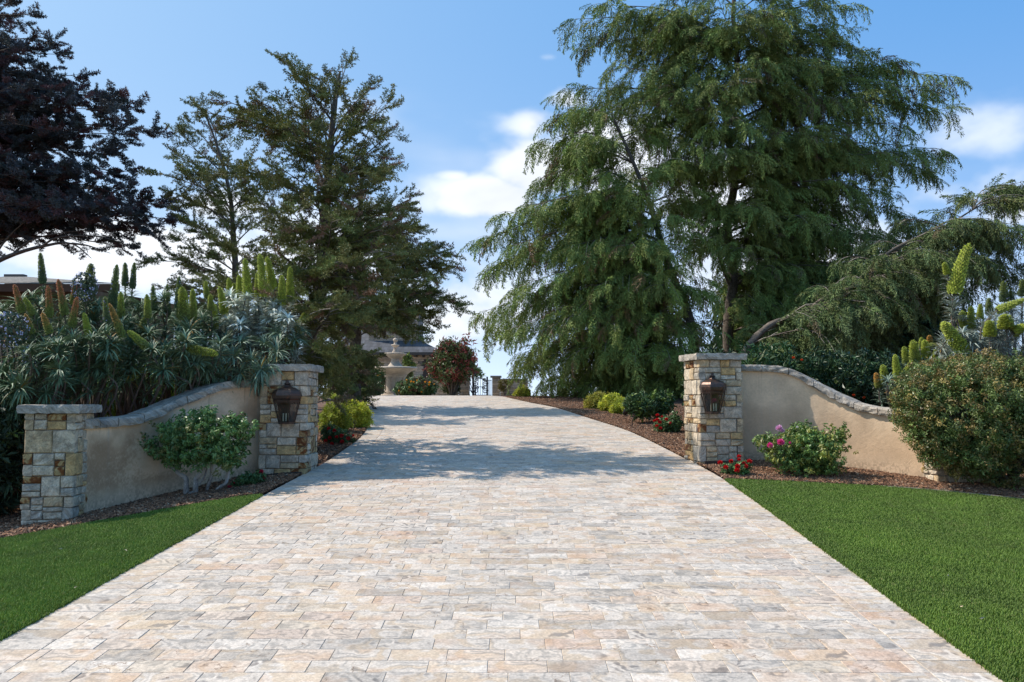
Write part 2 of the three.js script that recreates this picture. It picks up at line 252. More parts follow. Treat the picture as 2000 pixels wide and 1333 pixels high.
  structure('court', court, std({ map: paverMap, color: lin(...PT[0]), roughness: 0.62 }));
}

// ---------------------------------------------------------------- gate pillars of ashlar stone
const stoneTex = texture(512, 512, (u, v) => { const n = tiled(u, v, 7, 3, 5), m = tiled(u, v, 40, 6, 4), l = tiled(u, v * 1.0, 16, 9, 4); const k = 0.56 + 0.54 * n + 0.42 * (m - 0.5); return [k, k * (0.97 + 0.06 * (l - 0.5)), k * (0.94 + 0.12 * (l - 0.5))]; });
const rustTex = texture(512, 512, (u, v) => { const n = smooth(0.42, 0.62, tiled(u, v, 9, 13, 5)), m = tiled(u, v, 40, 6, 4); const k = 0.75 + 0.5 * (m - 0.4); return [lerp(0.93, 0.62, n) * k, lerp(0.84, 0.38, n) * k, lerp(0.66, 0.19, n) * k]; });
const stoneBump = texture(512, 512, (u, v) => { const k = 0.55 * tiled(u, v, 12, 4, 4) + 0.45 * tiled(u, v, 48, 2, 3); return [k, k, k]; }, false);
const stoneMats = [[0.75, 0.66, 0.51], [0.68, 0.61, 0.49], [0.60, 0.56, 0.475], [0.82, 0.74, 0.59], [0.74, 0.59, 0.38], [0.76, 0.54, 0.26]].map(c => std({ map: stoneTex, color: lin(...c), roughness: 0.92, bumpMap: stoneBump, bumpScale: 0.008 }));
stoneMats.push(std({ map: rustTex, color: lin(0.78, 0.70, 0.56), roughness: 0.92, bumpMap: stoneBump, bumpScale: 0.008 }), std({ map: rustTex, color: lin(0.60, 0.47, 0.34), roughness: 0.92, bumpMap: stoneBump, bumpScale: 0.008 }));
const SW = [0.22, 0.17, 0.11, 0.15, 0.12, 0.09, 0.10, 0.04];
const mortar = std({ color: lin(0.42, 0.385, 0.33), roughness: 1, bumpMap: stoneBump, bumpScale: 0.006, map: stoneTex });
function stoneBlock(w, h, depth, r) { // front face at z = 0, worn arrises
  const c = Math.min(0.009, h * 0.12), P = [], U = [], u0 = r() * 3, v0 = r() * 3;
  const jit = a => (r() - 0.5) * a; const F = []; // 3 x 3 front
  for (let j = 0; j < 3; j++) for (let i = 0; i < 3; i++) F.push([(i - 1) * (w / 2 - c) + jit(0.008), (j - 1) * (h / 2 - c) + jit(0.006), (i === 1 || j === 1 ? 0.004 : 0) + jit(0.010)]);
  const ring = [0, 1, 2, 5, 8, 7, 6, 3], E = ring.map(k => { const i = k % 3, j = Math.floor(k / 3); return [(i - 1) * w / 2 + jit(0.004), (j - 1) * h / 2 + jit(0.004), -c - r() * 0.006]; }), K = E.map((p, q) => { const k = ring[q], i = k % 3, j = Math.floor(k / 3); return [(i - 1) * w / 2, (j - 1) * h / 2, -depth]; });
  const tri = (...q) => { const n = [0, 1, 2].map(k => 0); for (const p of q) { P.push(p[0], p[1], p[2]); U.push((p[0] + p[2] * 0.7) * 2.2 + u0, (p[1] + p[2] * 0.4) * 2.2 + v0); } };
  const quad = (a, b, d, e) => { tri(a, b, d); tri(a, d, e); };
  for (let j = 0; j < 2; j++) for (let i = 0; i < 2; i++) { const a = j * 3 + i; quad(F[a], F[a + 1], F[a + 4], F[a + 3]); }
  for (let q = 0; q < 8; q++) { const s = (q + 1) % 8; quad(E[q], E[s], F[ring[s]], F[ring[q]]); quad(K[q], K[s], E[s], E[q]); }
  return flat(geom(P, null, U));
}
function ashlar(w, h, r, out, x = 0, y = 0, wide = 0.28) {
  if (w > wide || (w > 0.2 && w > h * 3.6)) { const t = lerp(0.32, 0.68, r()); ashlar(w * t, h, r, out, x, y, wide); ashlar(w * (1 - t), h, r, out, x + w * t, y, wide); }
  else if (h > 0.125 && (r() < 0.62 || h > w * 1.15) && h > 0.09) { const t = lerp(0.36, 0.64, r()); ashlar(w, h * t, r, out, x, y, wide); ashlar(w, h * (1 - t), r, out, x, y + h * t, wide); }
  else if (w > 0.24 && r() < 0.4) { const t = lerp(0.35, 0.65, r()); ashlar(w * t, h, r, out, x, y, wide); ashlar(w * (1 - t), h, r, out, x + w * t, y, wide); }
  else out.push([x, y, w, h]);
}
function roughSlab(w, h, d, r, nx = 10, nz = 10, amp = 0.012, u0 = 0) {
  const g0 = new THREE.BoxGeometry(w, h, d, nx, 3, nz); g0.deleteAttribute('normal'); const uvs = g0.attributes.uv; void uvs; g0.deleteAttribute('uv');
  const g = mergeVertices(g0, 1e-4), p = g.attributes.position, uv = [];
  for (let i = 0; i < p.count; i++) {
    let x = p.getX(i), y = p.getY(i), z = p.getZ(i); const ed = Math.max(Math.abs(x) / (w / 2), Math.abs(z) / (d / 2));
    const k = ed > 0.98 ? 1 : 0.25; const n = (a) => noise(x * 22 + a + u0, y * 40 + a, z * 22 + a) - 0.5;
    const round = (Math.abs(y) > h * 0.45 && ed > 0.98) ? 0.988 : 1;
    p.setXYZ(i, x * round + n(1) * amp * 2 * k, y + n(7) * amp * (ed > 0.98 ? 1.3 : 0.6), z * round + n(13) * amp * 2 * k); uv.push((x + y) * 1.6 + u0, (z + y * 0.6) * 1.6);
  }
  g.setAttribute('uv', new THREE.Float32BufferAttribute(uv, 2)); return flat(g);
}
const capMat = std({ map: stoneTex, color: lin(0.56, 0.53, 0.47), roughness: 0.95, bumpMap: stoneBump, bumpScale: 0.012 });
function pillar(label, pos, turn, W, D, Ht, seed) {
  const r = rng(seed), t = thing('stone_pillar', label, 'pillar', pos, turn, 'stone gate pillars'), dep = 0.09;
  part('mortar_core', box(W - 0.045, Ht + 0.2, D - 0.045, 0, Ht / 2 - 0.1, 0), mortar, t);
  const faces = [[0, W, D / 2], [Math.PI / 2, D, W / 2], [Math.PI, W, D / 2], [-Math.PI / 2, D, W / 2]];
  let y = -0.14, band = 0;
  while (y < Ht - 0.02) {
    let bh = lerp(0.15, 0.25, r()); if (Ht - y - bh < 0.1) bh = Ht - y;
    faces.forEach(([ang, fw, off], k) => {
      const full = (k + band) % 2 === 0, w = full ? fw : fw - 2 * dep - 0.002, out = []; ashlar(w, bh, r, out);
      for (const [sx, sy, sw, sh] of out) {
        let q = r(), mi = 0; for (; mi < SW.length - 1; mi++) { if (q < SW[mi]) break; q -= SW[mi]; }
        const m = part('stone', stoneBlock(sw - 0.007, sh - 0.007, dep, r), stoneMats[mi], t), lx = sx + sw / 2 - w / 2, lz = off + (full ? 0 : -0.001) + (r() - 0.4) * 0.019;
        m.position.set(lx * Math.cos(ang) + lz * Math.sin(ang), y + sy + sh / 2, -lx * Math.sin(ang) + lz * Math.cos(ang)); m.rotation.y = ang;
      }
    });
    y += bh; band++;
  }
  const cap = part('cap_stone', roughSlab(W + 0.11, 0.085, D + 0.11, r, 12, 12, 0.012, seed), capMat, t); cap.position.y = Ht + 0.043;
  return t;
}
const pRI = onGround(2.84, 11.33), pLI = onGround(-2.92, 10.52), pLO = onGround(-4.74, 8.42), pRO = onGround(5.45, 10.06);
const hRI = at(1380, 703, 11.05).y - pRI.y, hLI = at(570, 725, 10.22).y - pLI.y, hLO = at(110, 808, 8.14).y - pLO.y, hRO = at(1850, 768, 9.76).y - pRO.y;
pillar('tall stone pillar with wall lantern, sunlit on its driveway side, beside the red roses', pRI, 0.13, 0.62, 0.62, hRI, 101);
pillar('tall shaded stone pillar with wall lantern beside the silver leaved plants', pLI, 0.0, 0.6, 0.6, hLI, 212);
pillar('low shaded stone pillar at the end of the wall under the dark echium leaves', pLO, 0.12, 0.49, 0.49, hLO, 343);
pillar('low stone pillar mostly hidden behind the big rounded shrub', pRO, 0, 0.6, 0.6, hRO, 454);

// ---------------------------------------------------------------- curved stucco walls with stone coping
{
  const stucco = (seed, stain) => texture(1024, 512, (u, v) => {
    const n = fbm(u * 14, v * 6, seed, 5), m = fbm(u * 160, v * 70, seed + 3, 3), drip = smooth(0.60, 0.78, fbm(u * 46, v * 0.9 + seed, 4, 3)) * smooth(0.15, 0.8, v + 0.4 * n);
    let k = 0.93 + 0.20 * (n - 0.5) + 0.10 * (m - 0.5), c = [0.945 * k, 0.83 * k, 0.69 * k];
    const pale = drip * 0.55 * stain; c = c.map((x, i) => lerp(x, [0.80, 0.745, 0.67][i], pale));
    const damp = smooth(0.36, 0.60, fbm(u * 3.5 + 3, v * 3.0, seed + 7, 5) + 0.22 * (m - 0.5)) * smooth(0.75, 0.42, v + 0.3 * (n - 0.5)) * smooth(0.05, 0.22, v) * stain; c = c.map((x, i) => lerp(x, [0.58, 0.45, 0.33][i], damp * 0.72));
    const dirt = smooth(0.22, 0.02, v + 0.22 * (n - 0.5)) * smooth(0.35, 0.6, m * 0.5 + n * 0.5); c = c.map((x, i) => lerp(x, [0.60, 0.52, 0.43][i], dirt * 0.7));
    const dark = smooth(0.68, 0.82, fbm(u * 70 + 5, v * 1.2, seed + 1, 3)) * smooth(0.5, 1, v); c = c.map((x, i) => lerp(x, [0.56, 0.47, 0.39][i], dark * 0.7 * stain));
    return c;
  });
  const stBump = texture(512, 512, (u, v) => { const k = 0.6 * tiled(u, v, 22, 4, 4) + 0.4 * tiled(u, v, 80, 2, 2); return [k, k, k]; }, false, 3, 2);
  const wall = (label, pts, back, seed, stain, breaks) => {
    const plan = new THREE.CatmullRomCurve3(pts.map(p => V(p[0], 0, -p[1]))), N = 48, T = 0.2, S = [];
    const top = curve1(pts.map((p, i) => [i, at(1000 + FPX * p[0] / p[1], p[2], p[1]).y]));
    for (let i = 0; i <= N; i++) { const t = i / N, p = plan.getPoint(t), tg = plan.getTangent(t), n = V(-tg.z, 0, tg.x).multiplyScalar(back); S.push({ p, n, tg, top: top(t * (pts.length - 1)), bot: H(p.x, p.z) - 0.15 }); }
    const root = thing('stucco_wall', label, 'wall', V(0, 0, 0));
    const pos = [], uv = [], idx = []; const L = plan.getLength();
    const strip = (f0, f1) => { const M = 8, o = pos.length / 3; for (let i = 0; i <= N; i++) for (let j = 0; j <= M; j++) { const a = f0(S[i]), b = f1(S[i]), q = a.clone().lerp(b, j / M); const wv = 0.004 * (noise(i * 0.6, q.y * 7, seed) - 0.5); q.addScaledVector(S[i].n, wv); pos.push(q.x, q.y, q.z); uv.push(i / N, clamp((q.y - S[i].bot - 0.15) / 1.35, 0.003, 0.997)); } for (let i = 0; i < N; i++) for (let j = 0; j < M; j++) { const a = o + i * (M + 1) + j, b = a + 1, c = a + M + 1, d = c + 1; idx.push(a, c, d, a, d, b); } };
    strip(s => V(s.p.x, s.bot, s.p.z), s => V(s.p.x, s.top - 0.07, s.p.z));
    strip(s => V(s.p.x, s.top - 0.07, s.p.z), s => V(s.p.x, s.top - 0.07, s.p.z).addScaledVector(s.n, T));
    strip(s => V(s.p.x, s.top - 0.07, s.p.z).addScaledVector(s.n, T), s => V(s.p.x, s.bot, s.p.z).addScaledVector(s.n, T));
    for (const s of [S[0], S[N]]) { const o = pos.length / 3; for (const q of [V(s.p.x, s.bot, s.p.z), V(s.p.x, s.top - 0.07, s.p.z), V(s.p.x, s.top - 0.07, s.p.z).addScaledVector(s.n, T), V(s.p.x, s.bot, s.p.z).addScaledVector(s.n, T)]) { pos.push(q.x, q.y, q.z); uv.push(0.5, clamp((q.y - s.bot) / 1.5, 0.01, 0.99)); } idx.push(o, o + 1, o + 2, o, o + 2, o + 3); }
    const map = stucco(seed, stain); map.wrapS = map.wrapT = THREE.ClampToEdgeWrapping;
    part('stucco', smoothed(geom(pos, idx, uv)), std({ map, color: lin(0.97, 0.96, 0.95), roughness: 0.95, bumpMap: stBump, bumpScale: 0.004, side: THREE.DoubleSide }), root);
    const r = rng(seed * 9 + 1);
    for (let b = 0; b + 1 < breaks.length; b++) { // coping stones, each following the curve of the wall
      const t0 = breaks[b] + 0.0016, t1 = breaks[b + 1] - 0.0016, n = 5, P = [], th = 0.088 + r() * 0.014, over = 0.04 + r() * 0.012;
      const prof = [[-over, 0.0], [-over - 0.008, 0.3], [-over - 0.004, 0.75], [-over + 0.012, 1], [T / 2, 1.03], [T + over - 0.01, 1], [T + over, 0.4], [T + over - 0.004, 0]];
      const ringAt = t => { const s = S[Math.min(N - 1, Math.floor(t * N))], s2 = S[Math.min(N, Math.floor(t * N) + 1)], f = t * N - Math.floor(t * N), p = s.p.clone().lerp(s2.p, f), y = lerp(s.top, s2.top, f), nn = s.n.clone().lerp(s2.n, f); return prof.map(([o, h], k) => V(p.x, y - 0.07 + 0.001 + h * th, p.z).addScaledVector(nn, o + (k < 4 || k > 5 ? (noise(t * 90, k * 3.3, seed) - 0.5) * 0.028 : 0)).add(V(0, (noise(t * 80 + 5, k * 2.1, seed) - 0.5) * 0.014, 0))); };
      const rings = []; for (let i = 0; i <= n; i++) rings.push(ringAt(lerp(t0, t1, i / n)));
      const U = [], tri = (a, c, d) => { for (const q of [a, c, d]) { P.push(q.x, q.y, q.z); U.push((q.x + q.z) * 1.7 + b, q.y * 1.7 + (q.x - q.z) * 0.9); } };
      for (let i = 0; i < n; i++) for (let k = 0; k < prof.length; k++) { const k2 = (k + 1) % prof.length; tri(rings[i][k], rings[i + 1][k], rings[i + 1][k2]); tri(rings[i][k], rings[i + 1][k2], rings[i][k2]); }
      for (const [R, f] of [[rings[0], 1], [rings[n], -1]]) for (let k = 1; k + 1 < prof.length; k++) f > 0 ? tri(R[0], R[k], R[k + 1]) : tri(R[0], R[k + 1], R[k]);
      part('coping_stone', flat(geom(P, null, U)), copings[Math.floor(r() * copings.length)], root);
    }
  };
  const copings = [[0.55, 0.52, 0.46], [0.48, 0.46, 0.42], [0.60, 0.55, 0.47]].map(c => std({ map: stoneTex, color: lin(...c), roughness: 0.95, bumpMap: stoneBump, bumpScale: 0.012 }));
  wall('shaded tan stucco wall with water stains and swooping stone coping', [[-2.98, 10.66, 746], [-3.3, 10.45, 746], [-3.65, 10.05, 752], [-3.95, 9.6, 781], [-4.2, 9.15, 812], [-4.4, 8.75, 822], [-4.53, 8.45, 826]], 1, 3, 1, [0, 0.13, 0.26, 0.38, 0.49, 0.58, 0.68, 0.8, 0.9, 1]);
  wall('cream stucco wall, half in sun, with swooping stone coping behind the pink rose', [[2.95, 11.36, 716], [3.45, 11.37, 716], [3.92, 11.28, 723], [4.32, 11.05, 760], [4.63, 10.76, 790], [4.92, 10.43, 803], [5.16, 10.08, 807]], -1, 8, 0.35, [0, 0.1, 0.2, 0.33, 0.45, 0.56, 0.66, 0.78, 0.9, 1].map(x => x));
}

// ---------------------------------------------------------------- bronze wall lanterns
{
  const patina = texture(256, 256, (u, v) => { const n = tiled(u, v, 9, 3, 5), m = smooth(0.55, 0.75, tiled(u, v, 22, 8, 4)); return [lerp(0.32, 0.50, m) * (0.7 + 0.6 * n), lerp(0.265, 0.33, m) * (0.7 + 0.6 * n), lerp(0.235, 0.26, m) * (0.7 + 0.6 * n)]; });
  const bronze = std({ map: patina, metalness: 0.65, roughness: 0.42 }), glass = new THREE.MeshPhysicalMaterial({ color: lin(0.78, 0.80, 0.76), roughness: 0.05, transmission: 1, thickness: 0, ior: 1.5 }), candle = std({ color: lin(0.55, 0.52, 0.42), roughness: 0.6 });
  // half-octagon plan on the pillar face: y up from the bottom, z out of the face
  const plan = [[-1, 0], [-1, 0.42], [-0.52, 1.0], [0.52, 1.0], [1, 0.42], [1, 0]];
  const ringAt = (y, w, dp) => plan.map(([x, z]) => V(x * w, y, z * dp));
  const loft = (levels, capTop) => { const P = [], rings = levels.map(l => ringAt(...l)); const tri = (a, b, c) => P.push(a.x, a.y, a.z, b.x, b.y, b.z, c.x, c.y, c.z); for (let i = 0; i + 1 < rings.length; i++) for (let k = 0; k < 6; k++) { const n = (k + 1) % 6; tri(rings[i][k], rings[i][n], rings[i + 1][n]); tri(rings[i][k], rings[i + 1][n], rings[i + 1][k]); } for (const R of [rings[0], rings[rings.length - 1]]) for (let k = 1; k < 5; k++) tri(R[0], R[k], R[k + 1]); const g = flat(geom(P)); const q = g.attributes.position, uv = []; for (let i = 0; i < q.count; i++) uv.push(q.getX(i) * 4 + q.getZ(i) * 3, q.getY(i) * 4); g.setAttribute('uv', new THREE.Float32BufferAttribute(uv, 2)); return g; };
  const bar = (a, b, w) => { const d = b.clone().sub(a), g = new THREE.BoxGeometry(w, d.length(), w); g.translate(0, d.length() / 2, 0); g.applyQuaternion(new THREE.Quaternion().setFromUnitVectors(V(0, 1, 0), d.clone().normalize())); g.translate(a.x, a.y, a.z); return g; };
  const lantern = (label, pos, turn, s) => {
    const t = thing('wall_lantern', label, 'lantern', pos, turn, 'bronze lanterns on the pillars'); t.scale.setScalar(s);
    part('back_plate', box(0.2, 0.4, 0.012, 0, 0.2, 0.006), bronze, t);
    const w0 = 0.095, w1 = 0.155, d0 = 0.11, d1 = 0.17, h = 0.275;
    part('base_rim', loft([[-0.016, w0 * 1.04, d0 * 1.03], [0.012, w0 * 1.06, d0 * 1.05]]), bronze, t);
    part('top_rim', loft([[h - 0.012, w1 * 1.05, d1 * 1.04], [h + 0.012, w1 * 1.09, d1 * 1.07]]), bronze, t);
    const A = ringAt(0.01, w0, d0), B = ringAt(h - 0.01, w1, d1);
    for (let k = 0; k < 6; k++) part('corner_bar', bar(A[k], B[k], 0.012), bronze, t);
    for (let k = 0; k < 5; k++) { // panes, and the arched head of each frame
      const a = A[k], b = A[k + 1], c = B[k + 1], e = B[k]; part('glass_pane', flat(geom([a.x, a.y, a.z, b.x, b.y, b.z, c.x, c.y, c.z, a.x, a.y, a.z, c.x, c.y, c.z, e.x, e.y, e.z])), glass, t);
      const L = [], n = 8; for (let i = 0; i < n; i++) { const f0 = i / n, f1 = (i + 1) / n, y0 = 0.86 + 0.1 * Math.sin(f0 * Math.PI), y1 = 0.86 + 0.1 * Math.sin(f1 * Math.PI), q = (f, y) => a.clone().lerp(b, f).lerp(e.clone().lerp(c, f), y); const p0 = q(f0, y0), p1 = q(f1, y1), t0 = q(f0, 1), t1 = q(f1, 1); L.push(p0.x, p0.y, p0.z, p1.x, p1.y, p1.z, t1.x, t1.y, t1.z, p0.x, p0.y, p0.z, t1.x, t1.y, t1.z, t0.x, t0.y, t0.z); }
      const g = flat(geom(L)); g.translate(0, 0, 0.0015); part('arch_head', g, bronze, t);
    }
    part('dome', loft([[h + 0.012, w1 * 1.03, d1 * 1.02], [h + 0.035, w1 * 1.12, d1 * 1.1], [h + 0.07, w1 * 1.17, d1 * 1.14], [h + 0.105, w1 * 1.13, d1 * 1.1], [h + 0.135, w1 * 0.99, d1 * 0.97], [h + 0.157, w1 * 0.76, d1 * 0.76], [h + 0.172, w1 * 0.5, d1 * 0.54], [h + 0.186, w1 * 0.31, d1 * 0.36], [h + 0.215, w1 * 0.22, d1 * 0.27]]), bronze, t);
    const f = new THREE.LatheGeometry([[0, 0], [0.036, 0], [0.04, 0.01], [0.026, 0.02], [0.016, 0.03], [0.022, 0.042], [0.012, 0.055], [0, 0.06]].map(p => new THREE.Vector2(...p)), 12); f.translate(0, h + 0.213, 0.03); part('finial', f, bronze, t);
    for (const x of [-0.035, 0, 0.035]) { const c = new THREE.CylinderGeometry(0.009, 0.009, 0.10, 8); c.translate(x, 0.07, 0.055); part('candle', c, candle, t); }
  };
  const face = (p, turn, half, px, py, d) => { const q = at(px, py, d), n = V(Math.sin(turn), 0, Math.cos(turn)), u = V(Math.cos(turn), 0, -Math.sin(turn)), o = q.clone().sub(p).dot(u); return p.clone().addScaledVector(u, o).addScaledVector(n, half + 0.012).setY(q.y); };
  lantern('bronze lantern on the sunlit pillar beside the red roses', face(pRI, 0.13, 0.31, 1391, 806, 11.0), 0.13, 1.0);
  lantern('bronze lantern on the shaded pillar beside the silver leaved plants', face(pLI, 0, 0.3, 561, 826, 10.22), 0, 1.0);
}

// ---------------------------------------------------------------- beyond the rise: fountain, house, garden wall, gate
{
  const cast = texture(512, 512, (u, v) => { const n = tiled(u, v, 9, 3, 5), m = tiled(u, v, 50, 6, 3); const k = 0.80 + 0.26 * (n - 0.5) + 0.16 * (m - 0.5); return [0.94 * k, 0.865 * k, 0.775 * k]; });
  const castMat = std({ map: cast, color: lin(0.88, 0.88, 0.88), roughness: 0.9, bumpMap: stoneBump, bumpScale: 0.01 });
  const D = 36, foot = at(771, 775, D); foot.y = rise(D) - 0.002; const t = thing('fountain', 'pale cast stone fountain with two tiered bowls', 'fountain', foot);
  const turned = (pts, seg = 40) => new THREE.LatheGeometry(pts.map(p => new THREE.Vector2(...p)), seg);
  part('plinth', turned([[0, 0], [0.7, 0], [0.7, 0.08], [0.62, 0.1], [0, 0.1]], 8), castMat, t);
  part('pedestal', turned([[0.50, 0.1], [0.52, 0.2], [0.46, 0.28], [0.45, 0.8], [0.52, 0.9], [0.56, 0.98]], 8), castMat, t);
  for (let k = 0; k < 8; k++) { const a = k * Math.PI / 4 + Math.PI / 8, p = part('pilaster', box(0.11, 0.72, 0.07), castMat, t); p.position.set(Math.sin(a) * 0.435, 0.54, Math.cos(a) * 0.435); p.rotation.y = a; }
  part('lower_bowl', turned([[0.30, 0.93], [0.50, 0.97], [0.62, 1.04], [0.72, 1.12], [0.93, 1.20], [0.98, 1.23], [1.0, 1.27], [0.97, 1.31], [0.90, 1.32], [0.86, 1.28], [0.5, 1.2], [0, 1.18]]), castMat, t);
  part('stem', turned([[0.36, 1.19], [0.36, 1.33], [0.33, 1.36], [0.26, 1.44], [0.19, 1.55], [0.17, 1.66], [0.2, 1.7]]), castMat, t);
  part('upper_bowl', turned([[0.16, 1.69], [0.27, 1.73], [0.35, 1.80], [0.46, 1.86], [0.5, 1.89], [0.51, 1.93], [0.47, 1.95], [0.43, 1.92], [0.2, 1.86], [0, 1.85]]), castMat, t);
  part('finial', turned([[0.15, 1.85], [0.14, 2.0], [0.1, 2.06], [0.07, 2.18], [0.09, 2.22], [0.17, 2.28], [0.19, 2.32], [0.14, 2.34], [0.07, 2.36], [0.06, 2.46], [0.11, 2.5], [0.12, 2.56], [0.06, 2.62], [0, 2.64]]), castMat, t);
  part('water', new THREE.CircleGeometry(0.86, 32).rotateX(-Math.PI / 2).translate(0, 1.285, 0), std({ color: lin(0.05, 0.07, 0.07), roughness: 0.05 }), t);
}
// coursed rubble: small far stones joined into one part over a mortar backing
function courses(w, h, r, sh = 0.13, hole) {
  const P = [], U = [], N = []; const list = [];
  for (let y = 0; y < h - 0.03;) { const b = Math.min(h - y, sh * lerp(0.7, 1.35, r())); for (let x = 0; x < w - 0.02;) { const l = Math.min(w - x, lerp(0.18, 0.6, r())); if (!hole || !hole(x + l / 2, y + b / 2)) { const g = box(l - 0.014, b - 0.014, 0.06, x + l / 2, y + b / 2, (r() - 0.5) * 0.03); const k = 0.75 + 0.5 * r(), warm = r(), c = []; for (let i = 0; i < 24; i++) c.push(0.54 * k * (1 + 0.16 * warm), 0.50 * k, 0.44 * k * (1 - 0.18 * warm)); g.setAttribute('color', new THREE.Float32BufferAttribute(c, 3)); list.push(g); } x += l; } y += b; }
  return mergeGeometries(list);
}
const rubble = std({ vertexColors: true, roughness: 0.95, map: stoneTex, bumpMap: stoneBump, bumpScale: 0.01 });
{
  const D = 47, gy = rise(D) - 0.02, X = px => (px - 1000) / FPX * D, Y = py => at(1000, py, D).y, r = rng(61);
  const t = thing('stone_house', 'stone house with dark slate hip roof behind the fountain', 'house', V(X(640), gy, -D));
  const W = X(852) - X(640), eave = Y(690) - gy, door = (x, y) => Math.abs(x - (X(839) - X(640))) < 0.45 && y < 2.3 - Math.abs(x - (X(839) - X(640))) * 0.6;
  part('wall', box(W - 0.02, eave, 6, W / 2, eave / 2, -3.05), std({ color: lin(0.2, 0.185, 0.16), roughness: 1 }), t);
  part('stone_facing', courses(W, eave, r, 0.14, door), rubble, t, 'stuff');
  const rs = courses(6, eave, r, 0.14).rotateY(Math.PI / 2).translate(W, 0, -0.02); part('stone_facing', rs, rubble, t, 'stuff');
  const dr = part('door', box(0.86, 2.2, 0.05, X(839) - X(640), 1.1, -0.02), std({ color: lin(0.03, 0.022, 0.018), roughness: 0.6 }), t); dr.userData.label = 'dark arched door';
  part('window', box(0.8, 2.4, 0.1, X(704) - X(640), 1.4, 0.02), std({ color: lin(0.02, 0.025, 0.03), roughness: 0.12 }), t);
  const o = 0.55, a = [V(-o, eave, o), V(W + o, eave, o), V(W + o, eave, -6 - o), V(-o, eave, -6 - o)], rh = 2.0, c = [V(2.4, eave + rh, -3), V(W - 3.4, eave + rh, -3)];
  const tri = []; const q = (...p) => p.forEach(v => tri.push(v.x, v.y, v.z)); q(a[0], a[1], c[1]); q(a[0], c[1], c[0]); q(a[1], a[2], c[1]); q(a[2], a[3], c[0]); q(a[2], c[0], c[1]); q(a[3], a[0], c[0]);
  const rg = flat(geom(tri)); { const p = rg.attributes.position, uv = []; for (let i = 0; i < p.count; i++) uv.push(p.getX(i) * 0.5, p.getZ(i) * 0.5 + p.getY(i) * 0.5); rg.setAttribute('uv', new THREE.Float32BufferAttribute(uv, 2)); }
  const slate = texture(256, 256, (u, v) => { const row = Math.floor(v * 12), c = hash(Math.floor(u * 10 + (row % 2) * 0.5), row, 4), k = 0.22 + 0.1 * c + 0.08 * (tiled(u, v, 40, 2, 2) - 0.5) - (v * 12 % 1 < 0.12 ? 0.07 : 0); return [k, k * 1.04, k * 1.12]; });
  const roof = part('roof', rg, std({ map: slate, roughness: 0.75 }), t);
  part('eave', box(W + 2 * o, 0.16, 0.06, W / 2, eave - 0.06, o), std({ color: lin(0.05, 0.045, 0.04), roughness: 0.8 }), t);
  for (let i = 0; i < 14; i++) part('rafter', box(0.12, 0.14, 0.5, 0.3 + i * (W - 0.6) / 13, eave - 0.16, 0.27), std({ color: lin(0.045, 0.035, 0.028), roughness: 0.8 }), t);
  const tw = part('tower', box(3.0, 2.4, 2.6, 0, 1.2, 0), std({ color: lin(0.36, 0.34, 0.31), roughness: 1, map: stoneTex }), t); tw.position.set(X(815) - X(640) - 1.55, eave + 0.4, -2.2);
  part('stone_facing', courses(3.0, 2.4, r, 0.14), rubble, tw, 'stuff').position.set(-1.5, 0, 1.31);
  part('tower_cap', box(3.3, 0.2, 2.9, 0, 2.5, 0), std({ color: lin(0.07, 0.065, 0.06), roughness: 0.9 }), tw);
}
